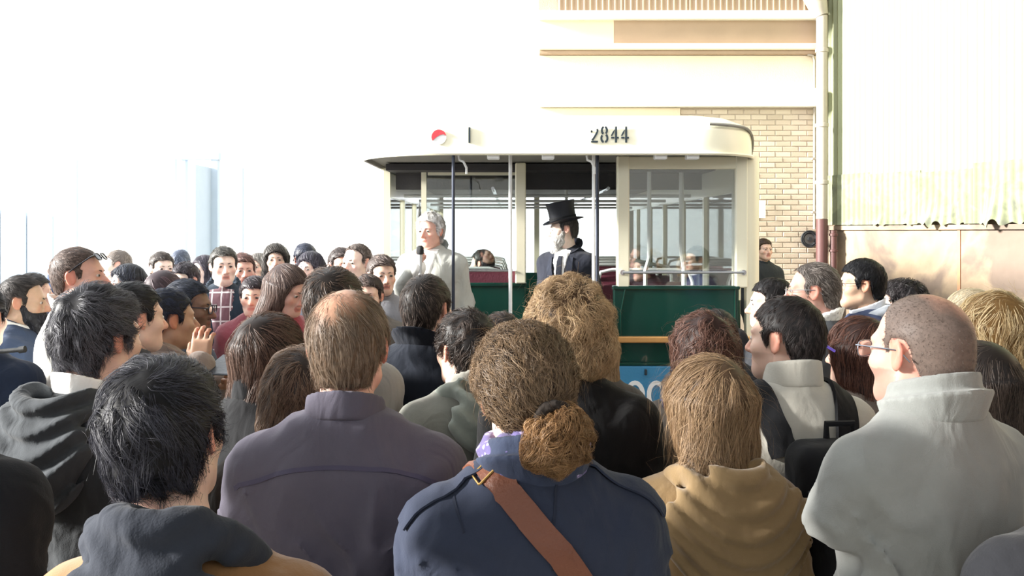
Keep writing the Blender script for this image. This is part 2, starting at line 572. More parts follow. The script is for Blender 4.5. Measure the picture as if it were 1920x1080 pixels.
def head_prims(jaw=1.0, nose=1.0):
    """skull, face, ears in the head frame: origin at eye level, face towards +y"""
    A = []
    a = lambda p, k=0.02, m='a': A.append((m, p, k))
    a(ell((0, -0.015, 0.028), (0.076, 0.096, 0.087)), 0.01)
    a(ell((0, 0.028, -0.045), (0.060 * jaw, 0.062, 0.066)), 0.03)
    a(ell((0, 0.066, -0.094), (0.026 * jaw, 0.022, 0.020)), 0.035)
    for s in (-1, 1):
        a(ell((s * 0.044, 0.050, -0.024), (0.024, 0.028, 0.022)), 0.025)
        a(rc((s * 0.052 * jaw, 0.0, -0.062), (s * 0.024, 0.062, -0.094), 0.016, 0.014), 0.03)
    a(ell((0, 0.070, 0.022), (0.052, 0.018, 0.012)), 0.02)
    for s in (-1, 1):
        a(ell((s * 0.032, 0.097, 0.001), (0.018, 0.018, 0.012)), 0.014, 's')
        a(ell((s * 0.031, 0.074, 0.001), (0.015, 0.012, 0.012)), 0.006)
    a(rc((0, 0.083, 0.006), (0, 0.083 + 0.026 * nose, -0.034), 0.009, 0.0125), 0.012)
    for s in (-1, 1):
        a(ell((s * 0.013, 0.094, -0.038), (0.009, 0.011, 0.008)), 0.008)
    a(ell((0, 0.082, -0.060), (0.024, 0.012, 0.006)), 0.008)
    a(ell((0, 0.080, -0.072), (0.021, 0.013, 0.007)), 0.008)
    for s in (-1, 1):
        M = euler(0.25, 0, s * 0.38, (s * 0.079, -0.012, -0.004))
        a(xf(ell((0, 0, 0), (0.008, 0.019, 0.032)), M), 0.006)
        a(xf(ell((s * 0.008, 0.003, 0.002), (0.006, 0.011, 0.021)), M), 0.005, 's')
    return A

def head_matrix(H, turn, nod, roll, hs, fwd=0.015, hx=0.0):
    C = Matrix.Translation((hx, fwd, H - 0.115 * hs))
    pv = Matrix.Translation((0, -0.02, -0.13 * hs))
    R = Matrix.Rotation(turn, 4, 'Z') @ Matrix.Rotation(-nod, 4, 'X') @ Matrix.Rotation(roll, 4, 'Y')
    return np.array(C @ pv @ R @ pv.inverted())

_hand = {}
def hand_mesh(pose, h):
    """right hand: fingers along +x, palm towards -z, thumb on +y, wrist at the origin"""
    key = (pose, h)
    if key in _hand: return _hand[key]
    curl = {'relaxed': (0.35, 0.45, 0.35), 'grip': (1.15, 1.25, 0.7), 'flat': (0.12, 0.12, 0.1), 'point': (0.9, 0.9, 0.5)}[pose]
    s = SDF()
    s.add(rc((-0.05, 0, 0), (0.012, 0, 0), 0.027, 0.026), 0.01)
    s.add(box((0.052, 0, 0), (0.046, 0.040, 0.014), 0.013), 0.02)
    s.add(ell((0.035, 0.024, -0.006), (0.034, 0.018, 0.014)), 0.015)
    for i, (y, L) in enumerate(((0.031, 0.072), (0.0105, 0.080), (-0.0105, 0.075), (-0.031, 0.058))):
        p = np.array([0.094 - abs(y - 0.008) * 0.22, y, 0.0]); ang = 0.0
        fan = y * 1.6
        c = curl if not (pose == 'point' and i == 0) else (0.15, 0.3, 0.2)
        for q, (fr, r0, r1) in enumerate(((0.45, 0.0095, 0.0088), (0.32, 0.0088, 0.0080), (0.25, 0.0080, 0.0068))):
            ang += c[q] * (1 + 0.08 * i)
            d = np.array([math.cos(ang) * math.cos(fan), math.cos(ang) * math.sin(fan), -math.sin(ang)])
            e = p + d * L * fr
            s.add(rc(p, e, r0, r1), 0.004)
            p = e
    t = {'relaxed': ((0.018, 0.030, -0.006), (0.052, 0.052, -0.022), (0.082, 0.056, -0.036)),
         'flat': ((0.018, 0.030, -0.004), (0.050, 0.060, -0.010), (0.078, 0.074, -0.014)),
         'grip': ((0.018, 0.030, -0.010), (0.055, 0.044, -0.034), (0.082, 0.022, -0.052)),
         'point': ((0.018, 0.030, -0.010), (0.055, 0.040, -0.030), (0.088, 0.030, -0.030))}[pose]
    s.add(rc(t[0], t[1], 0.0135, 0.0115), 0.008); s.add(rc(t[1], t[2], 0.0112, 0.0085), 0.005)
    _hand[key] = s.mesh(h)
    return _hand[key]

def hand_frame(p, d, back, left):
    d = Vector(d).normalized(); b = Vector(back); b = (b - d * b.dot(d)).normalized()
    y = b.cross(d)
    M = np.eye(4)
    M[:3, 0] = d; M[:3, 1] = y; M[:3, 2] = b; M[:3, 3] = p
    return M

def arm_default(H, side, w, spread=0.0):
    S = np.array([side * 0.165 * w, -0.012, 0.790 * H])
    E = np.array([side * (0.205 * w + spread), -0.045, 0.625 * H])
    W = np.array([side * (0.205 * w + spread), 0.05, 0.485 * H])
    return S, E, W

def torso_rows(H, hem, t, w, belly=0.0):
    zs = [hem] + [q * H for q in (0.56, 0.62, 0.70, 0.76, 0.80, 0.825, 0.845)]
    rx = np.array([.176, .172, .163, .170, .178, .160, .110, .072]) * w + t
    ry = np.array([.120, .118, .112, .120, .122, .112, .092, .066]) * (0.5 + 0.5 * w) + t
    cy = np.array([0, 0, 0.0, -0.005, -0.012, -0.016, -0.018, -0.02]) + belly * np.array([.5, 1, .8, .3, 0, 0, 0, 0])
    zs = np.array(zs); o = np.argsort(zs)
    return zs[o], 0.0, cy[o], rx[o], ry[o]

def garment_sdf(P, t):
    H, w = P['Hb'], P['w']
    s = SDF()
    hem = P['hem'] * H
    z, cx, cy, rx, ry = torso_rows(H, hem, t, w)
    if P['hem'] < 0.5:
        rx = rx.copy(); rx[0] += 0.03
    s.add(loft(z, cx, cy, rx, ry, 2.5), 0.01)
    for sd in (-1, 1):
        s.add(rc((0, -0.032, 0.842 * H), (sd * 0.150 * w, -0.016, 0.798 * H), 0.040 + t, 0.040 + t), 0.05)
        S, E, W = P['arms'][sd][:3]
        s.add(ell((sd * 0.163 * w, -0.014, 0.788 * H), (0.050 + t * .8, 0.058 + t, 0.048 + t * .8)), 0.05)
        s.add(rc(S, E, 0.047 + t, 0.043 + t), 0.022)
        if P['sleeve'] == 'long':
            s.add(rc(E, W, 0.045 + t, 0.031 + t), 0.012)
    a = P['fold']; ph = P['seed'] * 1.37
    def folds(x, y, z):
        u = wob(x * 1.2, y * 1.2, z * 0.4, 33, ph)
        ax = np.abs(x)
        r1 = 1 - np.abs(wob(x * .9 + .25 * z, y * .9, z * .55 - .35 * ax, 44, ph + 1.3))
        r2 = 1 - np.abs(wob(x * .8, y, z * 1.0 + .5 * ax, 58, ph + 4.1))
        low = np.clip((0.82 * H - z) * 5, 0.25, 1)
        arm = np.clip((ax - 0.15 * w) * 16, 0, 1)
        return a * low * (0.9 * u - 2.2 * r1 ** 3 + .8) - a * 1.6 * arm * low * (r2 ** 3 - .3)
    if a > 0: s.disp(folds)
    return s

def body_sdf(P):
    H, w, M, hs = P['Hb'], P['w'], P['HM'], P['hs']
    s = SDF()
    z, cx, cy, rx, ry = torso_rows(H, 0.50 * H, -0.012, w)
    s.add(loft(z, cx, cy, rx, ry, 2.3), 0.01)
    s.add(ell((0, -0.005, 0.52 * H), (0.155 * w, 0.105, 0.10)), 0.05)
    nk = tf(M, np.array([[0, -0.022, -0.05]], F4) * hs)[0]
    for sd in (-1, 1):
        s.add(rc((0, -0.028, 0.832 * H), (sd * 0.15 * w, -0.015, 0.800 * H), 0.034, 0.036), 0.05)
        S, E, W = P['arms'][sd][:3]
        s.add(rc(S, E, 0.044, 0.038), 0.03)
        s.add(rc(E, W, 0.039, 0.026), 0.02)
        hip = (sd * 0.09 * w, 0, 0.51 * H); kn = (sd * 0.10 * w, 0.015, 0.28 * H); an = (sd * 0.10 * w, -0.02, 0.092)
        if P.get('legs'): kn, an = P['legs'][sd]
        s.add(rc(hip, kn, 0.080, 0.052), 0.04); s.add(rc(kn, an, 0.052, 0.036), 0.03)
        s.add(rc((an[0], an[1] + 0.0, an[2] - .05), (an[0] * 1.15, an[1] + 0.13, an[2] - .062), 0.034, 0.024), 0.03)
    s.add(rc((0, -0.030, 0.835 * H), nk, 0.060, 0.053 * hs), 0.04)
    for m, p, k in P['head']:
        (s.add if m == 'a' else s.sub)(xf(p, M, hs), k)
    return s

SKINS = {'fair': 'dbb7a4', 'pink': 'd9ab9a', 'tan': 'b08d76', 'olive': 'c4a48c', 'brown': '7d5f50', 'pale': 'e8cfc0'}

def skin_tint(V, P):
    base = np.array(lin(SKINS[P['skin']]), F4)
    C = np.tile(base, (len(V), 1))
    Mi = np.linalg.inv(P['HM'])
    L = tf(Mi, V) / P['hs']
    x, y, z = np.abs(L[:, 0]), L[:, 1], L[:, 2]
    def mixin(mask, c, f):
        m = (np.clip(mask, 0, 1) * f)[:, None]
        C[:] = C * (1 - m) + np.array(c, F4) * m
    red = base * np.array([1.05, 0.62, 0.55], F4)
    mixin(1 - np.abs((x - 0.045) / 0.022) - np.abs((z + 0.03) / 0.035), red, 0.5 * 1.0)
    mixin(((x > 0.073) & (np.abs(z) < 0.05)).astype(F4), red, 0.7)  # ear red, partly standing in for light shining through
    mixin(((y > 0.094) & (np.abs(z + 0.033) < 0.018)).astype(F4), red, 0.45)
    lip = ((x < 0.025) & (y > 0.07) & (np.abs(z + 0.066) < 0.0105)).astype(F4)
    mixin(lip, base * np.array([0.80, 0.36, 0.36], F4), 0.75)
    mixin(((x < 0.021) & (y > 0.07) & (np.abs(z + 0.066) < 0.0022)).astype(F4), base * 0.2, 0.7)
    mixin(np.clip(1 - np.hypot((x - 0.031) / 0.024, z / 0.015), 0, 1) * (y > 0.05), base * np.array([0.7, 0.55, 0.5], F4), 0.7)
    if P.get('stubble', 0):
        mixin(((z < -0.035) & (y > 0.0) & (z > -0.13) & (lip < 0.5)).astype(F4), base * np.array([0.42, 0.40, 0.40], F4), P['stubble'])
    return C

# shared small meshes ------------------------------------------------
def _eye_mesh():
    V = []; Fq = []; C = []
    n, m = 14, 10
    for i in range(m + 1):
        a = math.pi * i / m
        for k in range(n):
            b = 2 * math.pi * k / n
            V.append((0.0125 * math.sin(a) * math.cos(b), 0.0125 * math.cos(a), 0.0125 * math.sin(a) * math.sin(b)))
            C.append((0.01, 0.008, 0.006) if a < 0.40 else ((0.07, 0.04, 0.02) if a < 0.65 else (0.55, 0.50, 0.47)))
    for i in range(m):
        for k in range(n):
            Fq.append((i * n + k, i * n + (k + 1) % n, (i + 1) * n + (k + 1) % n, (i + 1) * n + k))
    mt, nt, b = base_mat('eye')
    a = nt.nodes.new('ShaderNodeVertexColor'); a.layer_name = 'tint'
    nt.links.new(a.outputs[0], b.inputs['Base Color']); b.inputs['Roughness'].default_value = 0.15
    return np_mesh('eye', np.array(V), np.array(Fq), mt, np.array(C))
EYE = _eye_mesh()
_brow = {}
def brow_mesh(c):
    if c not in _brow:
        m = MB(); pts = []; rs = []
        for i in range(7):
            u = i / 6
            pts.append((0.013 + 0.036 * u, 0.090 - 0.022 * u ** 1.6, 0.018 + 0.007 * math.sin(u * 2.4) - 0.004 * u))
            rs.append(0.0030 * (1 - 0.7 * u))
        m.tube(pts, rs, 6)
        _brow[c] = m.mesh('eyebrow', mat_plain('brow_' + c, c, 0.8, bump=0.4, bscale=300), True)
    return _brow[c]

# hair ---------------------------------------------------------------
SHORT_Y = [-.13, -.055, -.042, -.032, .006, .013, .027, .040, .058, .10]
SHORT_Z = [-.070, -.066, -.025, .026, .030, -.016, -.010, .036, .060, .070]

def hair_sdf(h):
    st = h['style']; t = h.get('t', 0.012); s = SDF()
    lump = h.get('lump', 0.0); lf = h.get('lf', 70); ph = h.get('seed', 1) * 0.9
    rec = h.get('recede', 0.0)
    if st in ('short', 'buzz'):
        s.add(ell((0, -0.016, 0.030), (0.077 + t * .8, 0.097 + t * .8, 0.087 + t)), 0.01)
        s.add(rc((0, -0.052, -0.02), (0, -0.046, -0.085), 0.056 + t * .4, 0.052 + t * .2), 0.03)
        zz = np.array(SHORT_Z) + np.where(np.array(SHORT_Y) > 0.035, rec, 0)
        s.cut(lambda x, y, z: (np.interp(y - np.clip(np.abs(x) - .03, 0, 1) * -.25 * (z > .03), SHORT_Y, zz) - z) * 0.75, 0.008)
    elif st in ('long', 'bob'):
        ln = h['len']; wd = h.get('wd', 1.0); bk = h.get('back', 0.0)
        s.add(ell((0, -0.018, 0.030), (0.079 + t, 0.099 + t, 0.087 + t)), 0.01)
        zs = [-ln, -ln * .8, -ln * .55, -.10, -.04, .03]
        s.add(loft(zs, [h.get('cx', 0)] * 2 + [h.get('cx', 0) * .5] + [0] * 3, [-.085 - bk, -.08 - bk, -.062 - bk * .7, -.040, -.028, -.02],
                   np.array([.045, .078, .092, .092, .086, .080]) * wd + t, np.array([.022, .040, .052, .072, .084, .094]) + t * .7, 2.3), 0.04)
        fz = [-.60, -.16, -.10, .0, .045, .072, .10]; fy = [.05, .03, .035, .042, .055, .085, .20]
        s.cut(lambda x, y, z: (y - np.interp(z, fz, fy) - np.abs(x) * .15) * .8, 0.012)
    elif st == 'curly':
        ln = h.get('len', 0.12)
        s.add(ell((0, -0.020, 0.030), (0.080 + t, 0.100 + t, 0.090 + t)), 0.01)
        s.add(ell((0, -0.045, -ln * .45), (0.082 + t * 1.2, 0.070 + t, ln * .62)), 0.05)
        fz = [-.60, -.10, .0, .045, .072, .10]; fy = [.02, .03, .045, .055, .088, .22]
        s.cut(lambda x, y, z: (y - np.interp(z, fz, fy)) * .8, 0.012)
    elif st == 'tied':
        s.add(ell((0, -0.016, 0.030), (0.079 + t, 0.099 + t, 0.088 + t)), 0.01)
        s.add(rc((0, -0.055, -0.01), (0, -0.055, -0.06), 0.055 + t * .5, 0.045), 0.03)
        zz = np.array(SHORT_Z) + np.array([.02, .02, .01, -.01, -.012, .0, .0, 0, 0, 0])
        s.cut(lambda x, y, z: (np.interp(y, SHORT_Y, zz) - z) * 0.75, 0.008)
    if lump: s.disp(lambda x, y, z: lump * (wob(x, y, z, lf, ph) + 0.5 * wob(x, y, z, lf * 1.9, ph + 1)))
    return s

def sample(V, Q, n, r):
    T = np.concatenate([Q[:, [0, 1, 2]], Q[:, [0, 2, 3]]])
    A, B, C = V[T[:, 0]], V[T[:, 1]], V[T[:, 2]]
    ar = np.linalg.norm(np.cross(B - A, C - A), axis=1)
    i = r.choice(len(T), n, p=ar / ar.sum())
    u, v = r.random(n), r.random(n); f = u + v > 1; u[f] = 1 - u[f]; v[f] = 1 - v[f]
    return (A[i] + u[:, None] * (B[i] - A[i]) + v[:, None] * (C[i] - A[i])).astype(F4)

def strands(s, V, Q, n, L, seg, w, flow, r, lift=0.2, hug=0.6, wave=0.0, wfreq=60.0, jit=0.25, off=0.0, dens=None, lock=14, clump=0.5):
    """hair ribbons growing out of the surface in locks that share direction, length and wave"""
    p = sample(V, Q, n, r)
    if dens is not None: p = p[r.random(len(p)) < dens(p)]
    n = len(p)
    K = max(8, n // lock)
    ci = r.choice(n, K, replace=False)
    near = np.empty(n, np.int64)
    for a in range(0, n, 1000):
        near[a:a + 1000] = np.argmin(((p[a:a + 1000, None, :] - p[None, ci, :]) ** 2).sum(2), 1)
    N = s.grad(p)
    Ls = (L * (0.65 + 0.7 * r.random(K)).astype(F4))[near] * (0.85 + 0.3 * r.random(n)).astype(F4)
    jv = r.normal(0, jit, (K, 3)).astype(F4)[near] + r.normal(0, jit * .35, (n, 3)).astype(F4)
    lf = (0.4 + 1.2 * r.random(K)).astype(F4)[near][:, None]
    ph = (r.random(K).astype(F4) * 6.28)[near][:, None] + r.normal(0, .35, (n, 1)).astype(F4)
    ph2 = r.random((n, 1)).astype(F4) * 6.28
    to = p[ci][near] - p
    to = to - N * (to * N).sum(1, keepdims=True)
    pts = []; sd = []
    p = p + N * off - N * 0.002
    for i in range(seg + 1):
        d = flow(p) + jv
        d = d - N * (d * N).sum(1, keepdims=True)
        d /= np.linalg.norm(d, axis=1, keepdims=True) + 1e-6
        d = d + N * lift * lf
        d /= np.linalg.norm(d, axis=1, keepdims=True)
        side = np.cross(d, N); side /= np.linalg.norm(side, axis=1, keepdims=True) + 1e-6
        q = p
        if wave:
            a = wave * min(1.0, i / 2 + .3)
            q = p + side * a * np.sin(ph + wfreq * Ls[:, None] * i / seg) + N * a * (.6 + np.cos(ph + wfreq * Ls[:, None] * i / seg))
        pts.append(q)
        tw = np.cos(ph2) * side + np.sin(ph2) * N * 0.5
        sd.append(tw * (w * (1 - 0.8 * (i / seg) ** 2)))
        if i < seg:
            p = p + d * (Ls[:, None] / seg) + to * (clump / seg)
            if hug > 0:
                dd = s.eval(p)[:, None]
                N = s.grad(p)
                p = p - N * dd * hug * (dd > -0.03)
    Pn = np.stack(pts, 1); S = np.stack(sd, 1)
    VV = np.stack([Pn - S, Pn + S], 2).reshape(-1, 3)
    b = (np.arange(n) * (seg + 1) * 2)[:, None, None] + (np.arange(seg) * 2)[None, :, None] + np.array([0, 1, 3, 2])[None, None, :]
    tone = np.clip(0.5 * r.random(K)[near] + 0.5 * r.random(n), 0, 1).astype(F4)
    return VV.astype(F4), b.reshape(-1, 4), np.repeat(np.arange(n), (seg + 1) * 2), tone

_hcache = {}
def hair_geo(h, lod):
    """returns list of (V, Q, tone-per-vertex 0..1, strand?) in the head frame"""
    key = (str(sorted((k, str(v)) for k, v in h.items() if k not in ('c1', 'c2', 'c0'))), lod)
    if key in _hcache: return _hcache[key]
    r = np.random.default_rng(h.get('seed', 1))
    s = hair_sdf(h)
    V, Q = s.mesh((0.006, 0.008, 0.010)[lod])
    V = relax(V, Q, 1)
    st = h['style']
    n = int((9000, 3600, 1000)[lod] * h.get('n', 1.0)); w = (0.00062, 0.0010, 0.0022)[lod] * h.get('sw', 1.0)
    crown = np.array(h.get('crown', (0.012, -0.085, 0.10)), F4)
    grav = h.get('grav', {'short': 0.0, 'buzz': 0.2, 'long': 1.0, 'bob': 0.8, 'curly': 0.35, 'tied': 0}[st])
    swirl = h.get('swirl', 0.35)
    def flow(p):
        v = p - crown; v = v / (np.linalg.norm(v, axis=1, keepdims=True) + 1e-6)
        if st == 'tied':
            v = np.array(h.get('tie', (0.02, -0.125, -0.04)), F4) - p
            return v / (np.linalg.norm(v, axis=1, keepdims=True) + 1e-6)
        v = v + swirl * np.stack([-v[:, 1], v[:, 0], 0 * v[:, 0]], 1)
        side = np.clip((0.06 - p[:, 2:3]) * 12, 0, 1)
        return v * (1 - side * min(grav, .8)) + np.array([0, 0, -1], F4) * grav * (0.3 + side)
    L = h.get('L', {'short': .034, 'buzz': .009, 'long': .16, 'bob': .11, 'curly': .07, 'tied': .05}[st])
    seg = {'short': 3, 'buzz': 2, 'long': 6, 'bob': 5, 'curly': 8, 'tied': 4}[st]
    if lod == 2: seg = max(2, seg // 2 + 1)
    hug = h.get('hug', {'short': .35, 'buzz': 0, 'long': .8, 'bob': .7, 'curly': .5, 'tied': .8}[st])
    lift = h.get('lift', {'short': .22, 'buzz': .6, 'long': .04, 'bob': .05, 'curly': .25, 'tied': .04}[st])
    dens = None; bw_ = np.zeros(len(V), F4)
    if h.get('bald'):
        bc = np.array(h['bald'][:3], F4); br = h['bald'][3]
        def bald_w(p):
            d = np.linalg.norm((p - bc) * np.array([1, 1, .8], F4), axis=1) / br + .18 * wob(p[:, 0], p[:, 1], p[:, 2], 90, 1.0)
            return np.clip((1.25 - d) / .6, 0, 1)
        bw_ = bald_w(V).astype(F4)
        dens = lambda p: 1 - h.get('thin', .9) * bald_w(p)
    out = [(V, Q, -1.0 - bw_)]
    sv, sq, si, ns = strands(s, V, Q, n, L, seg, w, flow, r, lift=lift, hug=hug, wave=h.get('wave', 0.0), wfreq=h.get('wfreq', 70), jit=h.get('jit', .22), lock=h.get('lock', 14), clump=h.get('clump', .45), dens=dens)
    out.append((sv, sq, ns[si]))
    if h.get('flyaway'):
        sv, sq, si, ns = strands(s, V, Q, int(n * .05), L * 1.0, 4 if lod < 2 else 2, w * .5, flow, r, lift=.35, hug=.15, wave=h.get('wave', 0.0) + .002, wfreq=50, jit=.5, lock=3)
        out.append((sv, sq, ns[si]))
    _hcache[key] = out
    return out

def hair_mesh(h, lod, name='hair'):
    parts = hair_geo(h, lod)
    c1, c2 = np.array(lin(h['c1']), F4), np.array(lin(h.get('c2', h['c1'])), F4)
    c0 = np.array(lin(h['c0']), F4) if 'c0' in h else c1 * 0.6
    V = []; Q = []; C = []; b = 0
    for v, q, t in parts:
        V.append(v); Q.append(q + b); b += len(v)
        tt = t[:, None]
        sk = np.array(lin(h.get('scalp', SKINS['pink'])), F4)
        bwt = np.clip(-1 - tt, 0, 1)
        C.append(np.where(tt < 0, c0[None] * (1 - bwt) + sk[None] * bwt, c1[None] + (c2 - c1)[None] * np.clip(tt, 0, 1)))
    return np.concatenate(V), np.concatenate(Q), np.concatenate(C)

def tuft(s, name, h, lod, L, seg, n, w, flow, wave=0, wfreq=70, jit=.3, lift=.2, hug=.5, hv=0.007):
    V, Q = s.mesh(hv); r = np.random.default_rng(h.get('seed', 3))
    sv, sq, si, ns = strands(s, V, Q, n, L, seg, w, flow, r, lift=lift, hug=hug, wave=wave, wfreq=wfreq, jit=jit)
    t = ns[si][:, None]
    c1, c2 = np.array(lin(h['c1']), F4), np.array(lin(h.get('c2', h['c1'])), F4)
    C = np.concatenate([np.tile(c1 * .55, (len(V), 1)), c1 + (c2 - c1) * t])
    return np.concatenate([V, sv]), np.concatenate([Q, sq + len(V)]), C

def beard_geo(b, lod):
    t = b.get('t', 0.008); ln = b.get('len', 0.0)
    s = SDF()
    s.add(ell((0, 0.030, -0.052), (0.062 + t * .5, 0.064 + t, 0.062 + t)), 0.01)
    s.add(ell((0, 0.068, -0.100 - ln * .4), (0.032 + t, 0.026 + t, 0.024 + t + ln * .7)), 0.03)
    s.add(ell((0, 0.090, -0.055), (0.030, 0.012 + t * .3, 0.009)), 0.01)
    for sd in (-1, 1): s.add(rc((sd * .062, .012, -.01), (sd * .05, .03, -.07), .010 + t * .5, .014 + t * .5), .02)
    yy = [-.02, .02, .05, .075, .13]; zz = [.0, -.012, -.038, -.046, -.048]
    s.cut(lambda x, y, z: z - np.interp(y, yy, zz), 0.006)
    s.cut(lambda x, y, z: (-.004 - y) * .9, 0.01)
    return tuft(s, 'beard', b, lod, b.get('L', .02), 3, (1800, 900, 350)[lod], (.0008, .0013, .0024)[lod],
                lambda p: np.tile(np.array([0, .25, -1], F4), (len(p), 1)), hug=.1, lift=.25)

# glasses ------------------------------------------------------------
def glasses(root, P, c='2c2a2c', metal=False, up=0.0, dark=False, w=1.0):
    fm = mat_plain('spectacle_' + c, c, 0.3, 0.8 if metal else 0.0, bump=0)
    lm = mat_glass('spectacle_lens', refl=0.05) if not dark else mat_plain('dark_lens', '14161c', 0.1, bump=0)
    m = MB(); M = P['HM']; hs = P['hs']
    R = euler(up, 0, 0, (0, 0, 0)) if up else np.eye(4)
    if up: R[:3, 3] = (0, 0.0, 0.02)
    fr = 0.0013 if metal else 0.0024
    def T(ps): return [tuple(q) for q in tf(M, tf(R, np.array(ps, F4)) * hs)]
    lens = []
    for s in (-1, 1):
        loop = []
        for k in range(16):
            a = 2 * math.pi * k / 16
            cx, cz = math.cos(a), math.sin(a)
            q = (abs(cx) ** .6 * math.copysign(1, cx), abs(cz) ** .6 * math.copysign(1, cz))
            loop.append((s * (0.034 + 0.023 * q[0]), 0.106 - abs(0.034 + 0.023 * q[0] * 1) * 0.06, -0.002 + 0.017 * q[1]))
        m.tube(T(loop), fr, 5, closed=True)
        lens.append(T(loop))
        m.tube(T([(s * .057, .102, .006), (s * .073, .094, .008), (s * .0815, .03, .010), (s * .083, -.02, .010), (s * .083, -.045, -.01)]), fr * 1.1, 5)
    m.tube(T([(-.011, .105, .002), (0, .109, .005), (.011, .105, .002)]), fr, 5)
    g = m.build('glasses', fm, root, smooth=True)
    for lp in lens:
        n = len(lp)
        c0 = np.mean(lp, 0)
        V = [tuple(c0)] + lp
        lo = MB().add(V, [(0, 1 + i, 1 + (i + 1) % n) for i in range(n)])
        lo.build('lens', lm, g)
    return g

SHOE = None
def shoe_mesh():
    global SHOE
    if SHOE is None:
        s = SDF()
        s.add(rc((0, -0.05, 0.052), (0, 0.06, 0.045), 0.044, 0.040), .02)
        s.add(rc((0, 0.06, 0.042), (0, 0.17, 0.034), 0.044, 0.034), .02)
        s.add(rc((0, -0.03, 0.06), (0, -0.035, 0.12), 0.044, 0.046), .02)
        s.cut(lambda x, y, z: 0.002 - z, 0.004)
        V, Q = s.mesh(0.014)
        SHOE = np_mesh('shoe', V, Q, mat_plain('shoe_leather', '2a2725', 0.5))
    return SHOE

_legs = {}
def trousers_mesh(P, c):
    H, w = P['H'], P['w']
    s = SDF()
    s.add(loft([.47 * H, .50 * H, .54 * H, .575 * H], 0, 0, np.array([.17, .178, .172, .160]) * w, [.118, .122, .118, .110], 2.3), .01)
    for sd in (-1, 1):
        kn = (sd * 0.10 * w, 0.015, 0.28 * H); an = (sd * 0.10 * w, -0.02, 0.06 * H)
        if P.get('legs'): kn, an = P['legs'][sd]
        s.add(rc((sd * .088 * w, 0, .50 * H), kn, .093, .068), .03)
        s.add(rc(kn, an, .068, .056), .02)
    V, Q = s.mesh(0.024 if P['lod'] < 2 else 0.03)
    return np_mesh('trousers', V, Q, mat_cloth(c))

